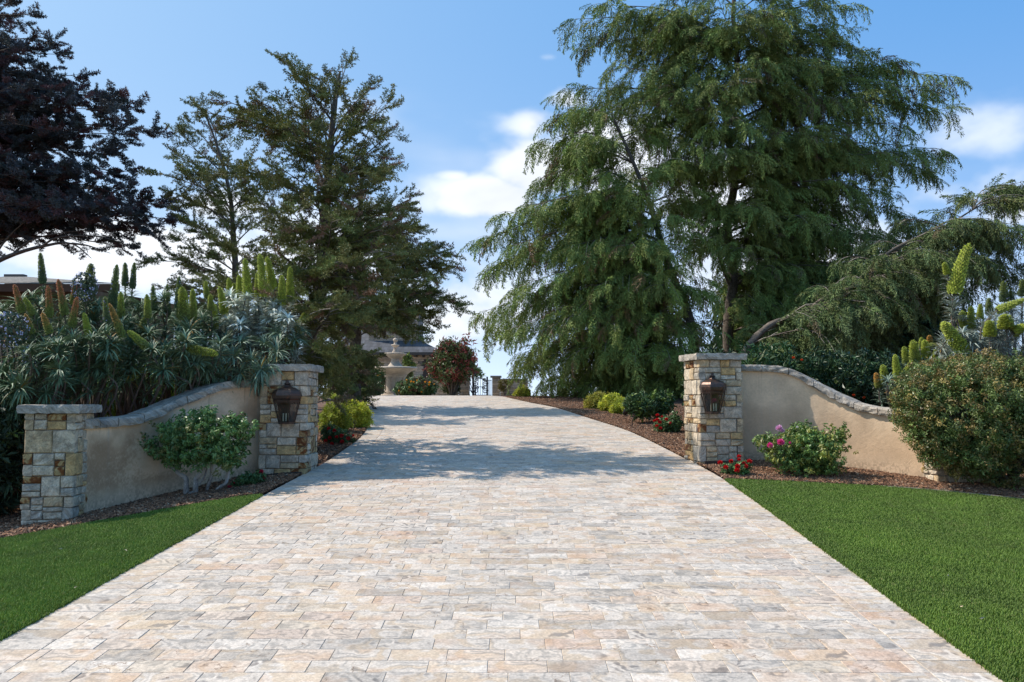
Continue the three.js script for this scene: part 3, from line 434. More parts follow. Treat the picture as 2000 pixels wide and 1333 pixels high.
{
  const D = 43, gy = rise(D) - 0.02, X = px => (px - 1000) / FPX * D, Y = py => at(1000, py, D).y - gy, r = rng(62), capm = std({ map: stoneTex, color: lin(0.4, 0.38, 0.34), roughness: 0.95 });
  const run = (label, x0, x1, py, name, cat, th, cap) => { const w = X(x1) - X(x0), h = Y(py), t = thing(name, label, cat, V(X(x0), gy, -D)); part('core', box(w - 0.02, h, th, w / 2, h / 2, -th / 2 - 0.03), std({ color: lin(0.2, 0.185, 0.16), roughness: 1 }), t); part('stone_facing', courses(w, h, r, 0.12), rubble, t, 'stuff'); part('stone_facing', courses(th, h, r, 0.12).rotateY(Math.PI / 2).translate(w, 0, -0.03), rubble, t, 'stuff'); part('coping', box(w + cap * 2, 0.1, th + cap * 2 + 0.06, w / 2, h + 0.052, -th / 2 - 0.01), capm, t); };
  run('low stone garden wall below the red leaved tree', 838, 894, 741, 'garden_wall', 'wall', 0.35, 0.03);
  run('square stone gate pier next to the red leaved tree', 896, 916, 740, 'gate_pier', 'pillar', 0.56, 0.06);
  run('square stone gate pier with flat cap standing clear against the sky', 961, 976, 738, 'gate_pier', 'pillar', 0.5, 0.09);
  run('stone garden wall running behind the cedar from the gate', 977, 1030, 744, 'garden_wall', 'wall', 0.35, 0.03);
  // wrought iron gate between the piers
  const iron = std({ color: lin(0.012, 0.012, 0.014), roughness: 0.45, metalness: 0.5 }), g0 = X(917.5), g1 = X(960), t = thing('iron_gate', 'black wrought iron garden gate with scrolls between two stone piers', 'gate', V(g0, gy, -D - 0.2)), w = g1 - g0;
  const rod = (pts, q = 0.014) => tube(pts.map(p => V(p[0], p[1], 0)), q, q, 5, pts.length * 4);
  part('post', box(0.10, Y(734), 0.10, 0.17, Y(734) / 2, 0), iron, t); part('post', box(0.09, Y(734), 0.09, w - 0.24, Y(738) / 2, 0), iron, t);
  part('arched_rail', rod([[0.2, Y(727)], [0.35, Y(736)], [0.6, Y(739.5)], [w - 0.24, Y(745)]], 0.032), iron, t); part('bottom_rail', rod([[0.2, 0.1], [0.5, 0.1], [w - 0.24, 0.1]], 0.02), iron, t); part('middle_rail', rod([[0.2, 0.55], [0.5, 0.55], [w - 0.24, 0.55]], 0.014), iron, t);
  part('side_rail', rod([[w - 0.24, Y(743)], [w - 0.1, Y(743)], [w, Y(743)]], 0.018), iron, t); part('side_rail', rod([[w - 0.24, 0.1], [w - 0.1, 0.1], [w, 0.1]], 0.018), iron, t);
  for (const x of [w - 0.17, w - 0.1, w - 0.03]) part('bar', rod([[x, 0.1], [x, 0.5], [x, Y(743)]], 0.014), iron, t);
  for (let i = 1; i < 6; i++) { const x = lerp(0.2, w - 0.24, i / 6); part('bar', rod([[x, 0.1], [x, 0.5], [x, lerp(Y(738), Y(744), i / 6)]], 0.012), iron, t); }
  const scroll = (cx, cy, s, f) => { const p = []; for (let i = 0; i < 16; i++) { const a = i / 15 * 9.2, q = s * (1 - i / 19); p.push([cx + f * Math.cos(a) * q, cy + Math.sin(a) * q]); } return rod(p, 0.022); };
  for (const [x, y, s] of [[0.26, 0.32, 0.16], [0.26, 0.7, 0.15], [0.15, 0.5, 0.08], [0.2, 0.93, 0.09]]) for (const f of [-1, 1]) part('scroll', scroll(0.2 + (w - 0.44) / 2 + f * x, y, s, f), iron, t);
}
{ // house on the left, behind the flowering plants
  const D = 21, gy = H(-12, -D) - 0.1, X = px => (px - 1000) / FPX * D, Y = py => at(1000, py, D).y - gy, x0 = X(-260), x1 = X(200), W = x1 - x0;
  const t = thing('low_house', 'low house with grey shingle roof and brown eave behind the flowering plants', 'house', V(x0, gy, -D));
  const ev = Y(563); part('wall', box(W - 1, ev, 5, W / 2, ev / 2, -3), std({ color: lin(0.26, 0.19, 0.13), map: stoneTex, roughness: 1 }), t);
  const shingle = texture(512, 512, (u, v) => { const row = Math.floor(v * 16), c = hash(Math.floor(u * 22 + hash(row, 1, 1)), row, 2), k = 0.36 + 0.16 * c + 0.1 * (tiled(u, v, 60, 3, 2) - 0.5) - (v * 16 % 1 < 0.14 ? 0.2 : 0); return [k, k * 0.98, k * 0.95]; });
  const rf = grid(8, 6, (u, v) => [V(lerp(-0.6 + v * 2.2, W + 0.6 - v * 4.6, u), ev + 0.05 + v * 0.72 + (v > 0.99 ? 0 : 0), lerp(0.5, -3, v)), u * W * 0.5, v * 2]); part('roof', rf, std({ map: shingle, roughness: 0.9, side: THREE.DoubleSide }), t);
  part('fascia', box(W + 1.2, 0.2, 0.05, W / 2, ev - 0.06, 0.48), std({ color: lin(0.11, 0.065, 0.04), roughness: 0.8 }), t);
  part('ridge', box(W - 5.6, 0.08, 0.2, W / 2 - 1.2, ev + 0.79, -3.02), std({ color: lin(0.16, 0.15, 0.14), roughness: 0.9 }), t);
  const back = grid(8, 3, (u, v) => [V(lerp(1.6 - v * 2.2, W - 4.0 + v * 4.6, u), ev + 0.77 - v * 0.72, lerp(-3.02, -6.2, v)), u * W * 0.5, v * 2]); part('roof', back, std({ map: shingle, roughness: 0.9, side: THREE.DoubleSide }), t);
}

// ---------------------------------------------------------------- foliage pieces
// leaves: [x,y,z, direction, length, width, roll]
function leafSet(list) {
  const P = [];
  for (const [o, dir, len, wid, side, fold] of list) {
    const s = side.clone().addScaledVector(dir, -side.dot(dir)).normalize(), n = dir.clone().cross(s), b = o, m = o.clone().addScaledVector(dir, len * 0.45), tip = o.clone().addScaledVector(dir, len).addScaledVector(n, -len * 0.12);
    const l = m.clone().addScaledVector(s, wid / 2).addScaledVector(n, fold * wid), r = m.clone().addScaledVector(s, -wid / 2).addScaledVector(n, fold * wid);
    P.push(b.x, b.y, b.z, l.x, l.y, l.z, tip.x, tip.y, tip.z, b.x, b.y, b.z, tip.x, tip.y, tip.z, r.x, r.y, r.z);
  }
  return flat(geom(P));
}
const rdir = r => { const z = r() * 2 - 1, a = r() * 6.2832, q = Math.sqrt(1 - z * z); return V(Math.cos(a) * q, z, Math.sin(a) * q); };
// weeping spray: an arching twig along +x with hanging side twigs
function weepingSpray(seed, leafL, leafW) {
  const r = rng(seed), list = [];
  for (let i = 0; i < 15; i++) {
    const t = i / 14, p = V(0.46 * t, -0.05 * t - 0.16 * t * t, 0), s = i % 2 ? 1 : -1, L = 0.17 * (1 - 0.55 * t) * (0.7 + 0.6 * r());
    const d = V(0.75, -0.38 - 0.5 * r(), s * (0.75 - 0.35 * t)).normalize(), n = Math.max(3, Math.round(L / 0.024));
    for (let k = 0; k < n; k++) { const q = p.clone().addScaledVector(d, L * k / n).add(V(0, -0.05 * (k / n) ** 2, 0)); const dd = d.clone().addScaledVector(rdir(r), 0.55).add(V(0, -0.3 * k / n, 0)).normalize(); list.push([q, dd, leafL * (0.7 + 0.6 * r()), leafW * (0.8 + 0.4 * r()), rdir(r), 0.15]); }
  }
  for (let k = 0; k < 6; k++) list.push([V(0.43 + 0.01 * k, -0.2 - 0.012 * k, 0), V(0.8, -0.7, 0).addScaledVector(rdir(r), 0.4).normalize(), leafL, leafW, rdir(r), 0.15]);
  return leafSet(list);
}
// stiff spray: knobbly shoots with short tufts
function stiffSpray(seed, leafL, leafW) {
  const r = rng(seed), list = [];
  const shoot = (o, d, L) => { const n = Math.max(3, Math.round(L / 0.036)); for (let k = 0; k < n; k++) { const q = o.clone().addScaledVector(d, L * (k + 0.5) / n); for (let j = 0; j < 6; j++) list.push([q, d.clone().multiplyScalar(0.75).addScaledVector(rdir(r), 1).normalize(), leafL * (0.65 + 0.7 * r()), leafW, rdir(r), 0.1]); } };
  shoot(V(0, 0, 0), V(1, 0.04, 0).normalize(), 0.36);
  for (let i = 0; i < 6; i++) { const s = i % 2 ? 1 : -1; shoot(V(0.05 + 0.052 * i, 0.005 * i, 0), V(0.62, 0.28 * (r() - 0.35), s * 0.7).normalize(), 0.15 * (1 - 0.09 * i) * (0.7 + 0.6 * r())); }
  return leafSet(list);
}
function leafBunch(seed, n, size, leafL, leafW, up = 0.2, fold = 0.25) { const r = rng(seed), list = []; for (let i = 0; i < n; i++) { const d = rdir(r).add(V(0, up, 0)).normalize(); list.push([rdir(r).multiplyScalar(size * Math.cbrt(r())), d, leafL * (0.65 + 0.7 * r()), leafW * (0.75 + 0.5 * r()), rdir(r), fold]); } return leafSet(list); }
const bark = (() => { const m = texture(256, 512, (u, v) => { const n = tiled(u, v, 10, 3, 5), f = tiled(u, v, 44, 7, 3), k = 0.30 + 0.30 * n + 0.36 * (f - 0.5); return [k * 1.05, k * 0.98, k * 0.90]; }); return std({ map: m, roughness: 1, bumpMap: m, bumpScale: 0.03, color: lin(0.62, 0.585, 0.55) }); })();
const greyTwig = std({ color: lin(0.30, 0.27, 0.24), roughness: 1 }), brownTwig = std({ color: lin(0.09, 0.068, 0.05), roughness: 1 });
const AX = V(1, 0, 0), UPV = V(0, 1, 0);
function frame(dir, roll, r) { const x = dir.clone().normalize(); let y = UPV.clone().addScaledVector(x, -x.y); if (y.lengthSq() < 1e-4) y = V(0, 0, 1); y.normalize(); const z = x.clone().cross(y); const m = new THREE.Matrix4().makeBasis(x, y, z), q = new THREE.Quaternion().setFromRotationMatrix(m); return q.multiply(new THREE.Quaternion().setFromAxisAngle(AX, roll)); }
// a conifer: trunk, limbs that reach given points, side branches and sprays on them
function conifer(o) {
  const r = rng(o.seed), foot = o.trunk[0].clone(); foot.y = H(foot.x, foot.z) - 0.05; const t = thing('cedar_tree', o.label, 'tree', foot, 0, o.group), L = p => p.clone().sub(foot);
  const tp = [foot, ...o.trunk.slice(1)], tc = new THREE.CatmullRomCurve3(tp); part('trunk', tube(tp.map(L), o.r0, o.r1, 10, 30, 0.35), bark, t);
  const twigs = [], mats = [], cols = []; const col = o.color;
  const spray = (p, dir, s) => {
    const d = dir.clone().addScaledVector(rdir(r), 0.38).add(V(0, o.sprayDrop || 0, 0)); const q = frame(d, (r() - 0.5) * 1.6, r); const k = s * lerp(0.72, 1.25, r()) * (o.spraySize || 1); mats.push(new THREE.Matrix4().compose(L(p), q, V(k, k, k)));
    const b = 0.62 + 0.7 * r(), y = r(); const c = y < (o.rust || 0) ? o.rustColor : col; cols.push(lin(c[0] * b * (0.9 + 0.25 * r()), c[1] * b, c[2] * b * (0.85 + 0.3 * r())));
  };
  for (const lb of o.limbs) {
    const [px0, py0, dz, opt = {}] = lb, k0 = o.pull || [0, 0], px = px0 + (k0[0] - px0) * (o.pull ? 0.085 : 0), py = py0 + (o.pull ? k0[1] : 0); const end = at(px, py, o.d + dz);
    let s0, bt = 0; if (opt.from) s0 = at(...opt.from); else { let best = 1e9; const want = end.y - (opt.lift ?? o.lift) * end.distanceTo(foot) * 0.35; for (let k = 2; k <= 60; k++) { const q = tc.getPoint(k / 60), e = Math.abs(q.y - want); if (e < best) { best = e; s0 = q; bt = k / 60; } } }
    const len = s0.distanceTo(end), mid = s0.clone().lerp(end, 0.55).add(V((r() - 0.5) * 0.3, len * (opt.arch ?? o.arch), (r() - 0.5) * 0.4)), q1 = s0.clone().lerp(mid, 0.5).add(V(0, len * 0.03, 0)); const pts = [s0, q1, mid, end];
    const lc = new THREE.CatmullRomCurve3(pts), rad = Math.min(0.05, 0.009 + len * 0.008) * (opt.thick || 1);
    part('limb', tube(pts.map(L), rad, 0.006, 6, 12, 0.2), bark, t);
    const step = o.step / (opt.dense || 1); const start = opt.start ?? o.start;
    for (let s = Math.max(0.2, len * start); s < len; s += step * lerp(0.7, 1.3, r())) {
      const u = s / len, p = lc.getPoint(u), tg = lc.getTangent(u), side = tg.clone().cross(UPV).normalize().multiplyScalar(r() < 0.5 ? 1 : -1);
      const bl = o.twig * lerp(0.55, 1.25, r()) * (1 - 0.55 * Math.pow(u, 2)) * Math.min(1, 0.35 + len * 0.3), d = tg.clone().multiplyScalar(0.75).addScaledVector(side, 0.45 + 0.7 * r()).add(V(0, (r() - 0.5) * 0.7 + o.twigUp, 0)).normalize();
      const e = p.clone().addScaledVector(d, bl).add(V(0, -o.droop * bl, 0)), m = p.clone().lerp(e, 0.5).add(V(0, o.droop * bl * 0.3, 0));
      twigs.push(tube([p, m, e].map(L), 0.009, 0.003, 3, 4)); const bc = new THREE.QuadraticBezierCurve3(p, m, e);
      for (let w = 0.12; w < bl; w += o.every * lerp(0.7, 1.3, r())) { const k = w / bl, pp = bc.getPoint(k), dd = bc.getTangent(k).addScaledVector(rdir(r), o.spread); spray(pp, dd, 1 - 0.25 * k); }
      spray(e, bc.getTangent(1), 0.85);
    }
    for (let k = 0; k < 3; k++) spray(end.clone().addScaledVector(rdir(r), 0.06), lc.getTangent(1), 0.7);
  }
  for (const path of o.bare || []) part('dead_branch', tube(path.map(q => L(at(...q))), path.thick || 0.03, 0.006, 5, 16, 0.2), bark, t);
  if (twigs.length) part('twigs', merged(twigs), o.twigMat || greyTwig, t, 'stuff');
  copies('foliage', o.spray, o.mat, mats, t, cols); return mats.length;
}
const needle = new THREE.MeshPhysicalMaterial({ color: lin(1, 1, 1), roughness: 0.6, side: THREE.DoubleSide, specularIntensity: 0.5 });
const weepA = weepingSpray(3, 0.062, 0.021), stiffA = stiffSpray(4, 0.050, 0.0155);
const T = (d, ...l) => l.map(p => at(p[0], p[1], d + (p[2] || 0)));
const R2 = rng(900), wob = (a) => (R2() - 0.5) * a;
let nsp = 0;
// the weeping cedar leaning over the driveway
nsp += conifer({ seed: 11, d: 25, label: 'weeping green cedar with slender leaning trunk behind the sunlit pillar', group: 'cedars beside the sunlit wall', trunk: T(25, [1358, 800], [1356, 700], [1350, 630], [1322, 560], [1296, 490], [1270, 400], [1225, 290], [1195, 225]), r0: 0.185, r1: 0.035, lift: 0.1, arch: 0.16, step: 0.175, start: 0.12, twig: 1.3, twigUp: 0.1, droop: 0.42, every: 0.165, spread: 0.6, sprayDrop: -0.3, spraySize: 1.5, color: [0.205, 0.272, 0.064], rust: 0.05, rustColor: [0.22, 0.15, 0.07], spray: weepA, mat: needle,
  limbs: [[1064, 275, 0], [1100, 232, 0.8], [1140, 212, -0.6], [1190, 200, 0.5], [1056, 348, -0.3], [1085, 320, 1], [974, 425, 0.2], [1030, 405, -1], [956, 466, 0.6], [1000, 480, -0.8], [962, 522, 0], [1010, 560, -1.2], [942, 610, 0.3], [962, 632, 1.2], [1005, 640, -0.9], [1022, 690, 0.4], [1050, 705, -0.6], [1060, 640, -1.4], [1090, 740, 0.9], [1120, 690, -1.5], [1150, 752, -0.4], [1180, 640, -1.6], [1230, 690, -1.8], [1290, 690, -1.7], [1120, 480, -1.3], [1160, 560, -1.6], [1220, 480, -1.6], [1160, 380, -1.2], [1230, 360, -1.3], [1300, 330, -1.0], [1120, 290, -0.9], [1280, 260, 0.2], [1310, 420, -1.4], [1290, 560, -1.8], [1330, 640, -1.5], [1330, 265, 0.6], [1365, 335, 0.4], [1352, 455, -0.6], [1340, 520, -1.2], [1385, 400, 0.8], [1250, 235, 0.8], [1375, 565, -0.9], [1395, 640, -0.6], [1400, 700, 0.2], [1100, 757, 0.3, { arch: 0.25 }], [1150, 766, -0.2, { arch: 0.25 }], [1200, 770, 0.2, { arch: 0.25 }], [1260, 768, -0.2, { arch: 0.25 }], [1312, 760, 0.2, { arch: 0.25 }], [1060, 745, 0.6, { arch: 0.2 }], [1180, 720, 2], [1260, 730, 2.2], [1100, 420, 1.2], [1180, 480, 1.3], [1060, 560, 1.2], [1120, 600, 1.5], [1200, 590, 1.6], [1040, 480, 1.4], [1240, 620, 1.8], [1260, 520, 1.6], [1040, 690, 1.6], [1140, 700, 1.8], [1220, 740, 1.9], [1300, 720, 1.6], [1340, 745, 1.4]],
  bare: [Object.assign([[1352, 640, 25.0], [1290, 575, 24.6], [1180, 598, 24.2], [1080, 605, 24.0]], { thick: 0.035 }), Object.assign([[1356, 665, 25.0], [1400, 690, 25.3], [1425, 720, 25.6]], { thick: 0.08 }), [[1354, 655, 24.9], [1325, 652, 24.3], [1295, 668, 24.0]]] });
// the tall cedar
nsp += conifer({ seed: 12, d: 26.5, label: 'tallest cedar with straight grey trunk above the stucco wall', group: 'cedars beside the sunlit wall', trunk: T(26.5, [1428, 790], [1422, 640], [1432, 540], [1420, 440], [1436, 350], [1418, 240], [1440, 140], [1432, 20], [1456, -180], [1465, -330]), r0: 0.2, r1: 0.03, lift: 0.22, arch: 0.10, step: 0.205, start: 0.14, twig: 1.45, twigUp: 0.1, droop: 0.36, every: 0.19, spread: 0.65, sprayDrop: -0.25, spraySize: 1.5, color: [0.188, 0.252, 0.064], rust: 0.05, rustColor: [0.12, 0.10, 0.05], spray: weepA, mat: needle,
  limbs: [[1124, 37, 0], [1140, 88, 1], [1116, 174, -0.5], [1180, 10, -1], [1200, 130, -1.5], [1220, 60, 1], [1240, 190, -1.8], [1260, 120, 0.5], [1300, 40, -1.5], [1310, 170, -2], [1350, 90, -1.5], [1380, 210, -2.2], [1420, 130, -2], [1340, 280, -2], [1470, 240, -2.2], [1500, 60, -1.5], [1530, 160, -2], [1560, 250, -2.2], [1590, 60, 0.5], [1640, 12, 0], [1656, 55, -0.5], [1600, 130, -1.5], [1684, 98, 0.3], [1718, 126, -0.3], [1660, 190, -1.5], [1640, 260, -2], [1860, 150, 0, { dense: 1.25 }], [1858, 218, 0.4, { dense: 1.25 }], [1800, 170, -1], [1760, 240, -1.2], [1838, 292, 0, { dense: 1.2 }], [1780, 300, -1.3], [1805, 328, 0.6], [1720, 300, -1.6], [1700, 370, -1.2], [1750, 376, 0.2], [1640, 350, -2], [1600, 420, -2], [1660, 440, -1.5], [1795, 428, 0.8], [1720, 450, 0.4], [1640, 520, -1.8], [1600, 590, -2], [1680, 570, -1.2], [1580, 640, -2.2], [1400, 60, 1.5], [1470, -60, 0.5], [1300, -60, 0], [1560, -30, 0], [1390, -120, 0], [1640, 640, 1.5], [1730, 640, 1.8], [1560, 690, 2], [1680, 480, 2.2], [1620, 300, 2], [1760, 560, 1.2], [1700, 700, 1.5], [1780, 660, 0.8], [1640, 730, 1.2], [1350, 400, 1.8], [1250, 330, 0.6], [1300, 400, 1], [1365, 255, 0.5], [1490, 400, 0.6], [1560, 370, -0.6], [1600, 520, 0.8], [1640, 600, 0.2], [1555, 620, 0.6], [1480, 320, 0.4], [1700, 520, -0.6], [1745, 468, -0.2], [1470, 560, 2.2], [1520, 480, 2.4], [1380, 480, 2.2], [1440, 30, -2.4], [1400, -10, -2], [1470, 110, -2.6], [1430, 230, -2.7], [1452, 300, -2.6], [1408, 290, -2.4], [1482, 20, -2.2], [1400, 160, -2.5], [1450, 400, -2.4], [1400, 380, -1.8], [1370, 440, -1.2], [1460, 480, -2.2], [1440, 590, 1.4], [1500, 600, -1.6], [1560, 560, -1.4], [1500, 540, 1.6], [1620, 470, -0.6], [1500, 620, 0.8], [1700, 590, -1], [1600, 660, 2]],
  bare: [Object.assign([[1428, 560, 26.5], [1410, 515, 26.2], [1402, 470, 26.1], [1398, 400, 26.0], [1380, 300, 25.9]], { thick: 0.09 }), Object.assign([[1426, 590, 26.5], [1480, 575, 26.1], [1500, 540, 25.9], [1535, 460, 25.8], [1560, 400, 25.7]], { thick: 0.11 }), [[1430, 470, 26.3], [1455, 466, 25.9], [1480, 478, 25.7]], [[1555, 425, 25.7], [1600, 430, 25.5], [1660, 455, 25.3], [1700, 458, 25.2]]] });
// the leaning one
nsp += conifer({ seed: 13, d: 22, label: 'cedar with long low trunk leaning out above the rounded shrub', group: 'cedars beside the sunlit wall', trunk: T(22, [1440, 800], [1455, 690], [1478, 658], [1520, 628], [1565, 622], [1612, 582], [1655, 570], [1712, 512], [1766, 476], [1830, 452], [1900, 410]), r0: 0.12, r1: 0.02, lift: 0.1, arch: 0.12, step: 0.165, start: 0.1, twig: 1.1, twigUp: 0.1, droop: 0.40, every: 0.165, spread: 0.6, sprayDrop: -0.3, spraySize: 1.28, color: [0.130, 0.178, 0.058], rust: 0.04, rustColor: [0.12, 0.10, 0.05], spray: weepA, mat: needle,
  limbs: [[1995, 356, 0], [1950, 362, 0.5], [1905, 378, -0.6], [2040, 380, 0], [1990, 440, -0.6], [1960, 470, 0.4], [1930, 430, -0.8], [1990, 520, 0], [1940, 530, 0.5], [1900, 500, -0.8], [1890, 560, 0], [1850, 540, -0.6], [1850, 575, 0.8], [1800, 560, 0.4], [1810, 500, 0.9], [1770, 540, -0.4], [1740, 600, 0.3], [1760, 430, 0.3], [1850, 410, 0.5], [1700, 600, -0.6], [1660, 620, -1.2], [1690, 590, -1.4], [1720, 610, -1.2], [1640, 660, -1.0], [1600, 690, 0.6], [1680, 680, 0.8], [1740, 680, 1], [1800, 640, 1], [1830, 600, 1.4], [1560, 700, -0.3], [1700, 740, 0.6], [1640, 760, 0.5], [1760, 720, 0.9], [1590, 750, 0.9], [2040, 470, 0], [2030, 540, 0.3], [1640, 505, 0.5], [1700, 470, 0.4], [1600, 560, -0.5], [1660, 540, -0.9], [1740, 500, -0.9], [1780, 590, -1], [1560, 600, 0.4], [1620, 640, 1.2], [1700, 640, 1.3], [1540, 660, 1.2], [1500, 640, 0.6]] });

const STIFF = { arch: 0.05, lift: 0.42, step: 0.165, start: 0.14, twig: 0.66, twigUp: 0.14, droop: 0.2, every: 0.135, spread: 0.8, sprayDrop: 0.02, spraySize: 0.95, color: [0.178, 0.195, 0.058], rust: 0.09, rustColor: [0.23, 0.15, 0.09], spray: stiffA, mat: needle, group: 'conifers behind the shaded wall' };
nsp += conifer({ ...STIFF, seed: 21, d: 12.7, pull: [620, 38], label: 'tall olive green conifer rising behind the silver leaved plants', trunk: T(12.7, [598, 800], [604, 680], [628, 520], [642, 320], [655, 190], [664, 140]), r0: 0.125, r1: 0.018,
  limbs: [[683, 86, 0], [640, 112, 0.3], [560, 88, 0], [600, 130, -0.6], [734, 132, 0], [700, 160, -0.7], [516, 142, 0.3], [498, 162, -0.4], [428, 160, 0], [470, 205, 0.6], [383, 182, 0.3], [545, 200, -0.8], [600, 220, -1.1], [660, 210, -1.0], [772, 170, 0.2], [730, 215, -0.8], [776, 224, -0.3], [784, 282, 0.3], [735, 300, -0.9], [690, 290, -1.3], [620, 310, -1.4], [540, 290, -1.0], [470, 290, -0.3], [430, 300, 0.6], [500, 360, -0.9], [570, 380, -1.5], [650, 390, -1.7], [720, 370, -1.3], [812, 353, 0], [780, 390, -0.8], [802, 408, 0.4], [740, 450, -1.4], [680, 470, -1.8], [600, 460, -1.9], [520, 440, -1.2], [450, 460, -0.4], [818, 452, 0.2], [790, 500, -0.6], [720, 540, -1.5], [650, 560, -2.0], [580, 540, -1.9], [500, 520, -1.3], [440, 520, -0.5], [390, 510, 0.2], [620, 640, -1.9], [590, 700, -1.0], [560, 640, -1.2], [660, 330, 1.4], [590, 420, 1.5], [700, 430, 1.5], [640, 520, 1.7], [560, 560, 1.6], [600, 600, 1.6], [480, 600, 1.2], [420, 580, 1], [520, 660, 1], [600, 690, 1.2], [580, 740, 0.6], [640, 690, -0.8], [600, 660, -1], [540, 700, 0.6], [660, 700, 0.2], [640, 740, 0.8]],
  bare: [Object.assign([[640, 560, 13.1], [636, 500, 12.9], [630, 460, 12.8], [628, 400, 12.7]], { thick: 0.05 }), [[638, 610, 13.0], [680, 570, 12.3], [700, 530, 12.0]], [[632, 560, 13.0], [600, 545, 12.4], [585, 560, 12.1]]] });
nsp += conifer({ ...STIFF, seed: 22, d: 18.5, label: 'thin open conifer with bare spiky shoots behind the flowering plants', trunk: T(18.5, [466, 760], [462, 600], [456, 470], [448, 378], [425, 290], [398, 215]), r0: 0.10, r1: 0.015, step: 0.24, twig: 0.66, every: 0.18, spraySize: 1.15,
  limbs: [[396, 210, 0], [356, 266, 0], [372, 245, 0.5], [347, 304, 0.3], [430, 260, -0.3], [302, 336, 0], [360, 340, -0.5], [334, 376, 0.4], [400, 340, -0.6], [480, 320, 0.3], [366, 434, 0], [400, 400, -0.6], [312, 508, 0.3], [350, 470, -0.4], [380, 500, -0.7], [320, 560, 0.5], [360, 560, -0.3], [500, 400, 0], [510, 480, 0.3], [420, 470, -0.8], [430, 560, -0.7], [340, 620, 0.3], [400, 630, -0.3], [480, 560, -0.5], [290, 600, 0.4], [450, 620, 0.2], [540, 340, 0.2], [525, 420, -0.2], [560, 480, 0.4], [500, 350, -0.3], [440, 350, -0.6], [470, 430, -0.8], [380, 450, 0.6]] });
nsp += conifer({ ...STIFF, seed: 23, d: 20.5, pull: [680, 6], label: 'broad dark conifer with drooping boughs beside the fountain', trunk: T(20.5, [690, 800], [695, 650], [700, 520], [704, 400], [708, 300]), r0: 0.18, r1: 0.03, step: 0.16, twig: 1.0, droop: 0.3, arch: 0.12, lift: 0.2, every: 0.15, spraySize: 1.25, color: [0.172, 0.192, 0.058],
  limbs: [[708, 300, 0], [760, 330, 0.4], [810, 400, 0.3], [830, 440, -0.4], [878, 490, 0], [850, 470, 0.6], [882, 520, 0.3], [845, 540, -0.6], [902, 582, 0], [870, 575, -0.5], [850, 600, 0.6], [836, 618, 0.4], [800, 600, -0.9], [830, 636, 0], [790, 615, 0.4], [750, 620, -1], [760, 560, -1], [780, 500, -0.9], [700, 700, -0.8], [720, 640, 1], [680, 740, -0.7], [650, 650, -1], [640, 560, -0.8], [600, 500, 0.4], [620, 640, 0.8], [700, 450, -1.2], [760, 420, -0.8], [690, 760, 0.6], [660, 730, -1.2], [640, 690, 0.6], [600, 690, 0.4], [690, 620, -1.2], [740, 600, -1], [700, 690, 0.9], [650, 600, 1], [720, 700, 0.3], [660, 770, -0.6], [640, 745, 0], [700, 765, 0.2], [722, 752, 0.6], [690, 720, -1.2], [620, 760, 0], [670, 690, -1.2], [600, 740, 0.4]] });
// the dark blue-green tree
nsp += conifer({ ...STIFF, seed: 31, d: 20, group: 'dark trees', label: 'dark blue-green tree with layered spreading boughs above the low house', trunk: T(20, [-190, 760], [-180, 500], [-170, 300], [-150, 100], [-120, -120], [-110, -250]), r0: 0.25, r1: 0.05, lift: 0.3, arch: 0.10, step: 0.21, start: 0.2, twig: 0.9, twigUp: 0.12, droop: 0.1, every: 0.155, spraySize: 1.2, color: [0.088, 0.098, 0.098], rust: 0.3, rustColor: [0.125, 0.070, 0.066], spray: stiffSpray(8, 0.06, 0.020),
  limbs: [[18, 10, 0], [-30, 40, -0.6], [56, 28, 0.5], [84, 72, 0], [30, 90, -1], [112, 106, 0.4], [70, 130, -0.9], [146, 148, 0], [100, 170, -1.2], [176, 182, 0.4], [130, 215, -0.7], [20, 170, -1.6], [40, 240, -1.6], [230, 190, 0], [200, 215, -0.7], [260, 215, 0.4], [290, 252, 0], [250, 262, -0.6], [210, 290, 0.4], [150, 260, 0.9], [90, 280, 1], [0, 300, -1.2], [30, 340, -1.5], [100, 330, -1.2], [160, 330, -0.9], [210, 302, 0], [252, 336, 0.2], [200, 350, -0.7], [270, 372, -0.4], [332, 402, 0], [300, 400, 0.5], [340, 430, 0.3], [290, 440, -0.5], [240, 410, -0.9], [180, 400, -1.3], [110, 400, -1.6], [40, 400, -1.7], [60, 440, 0.8], [140, 440, 0.5], [220, 450, 0.2], [294, 456, 0.4], [0, 440, 0.8], [-20, 200, 1], [0, 120, 1], [40, 160, 1.4], [60, 370, 1.5], [170, 370, 1.4], [-40, 330, 0.4], [10, 380, 1.2], [130, 290, 1.5], [250, 482, 0.3]],
  bare: [Object.assign([[-160, 620, 20], [-40, 530, 19.6], [20, 500, 19.4], [80, 482, 19.2], [140, 476, 19], [178, 505, 18.9]], { thick: 0.09 }), [[20, 500, 19.4], [60, 470, 19.3], [120, 455, 19.2], [180, 450, 19.1]], [[-20, 515, 19.5], [10, 470, 19.4], [40, 440, 19.3], [90, 400, 19.2]], [[80, 482, 19.2], [110, 465, 19], [190, 462, 18.8], [240, 475, 18.7]], [[140, 476, 19], [170, 480, 18.9], [215, 495, 18.8]]] });
console.log('sprays', nsp);

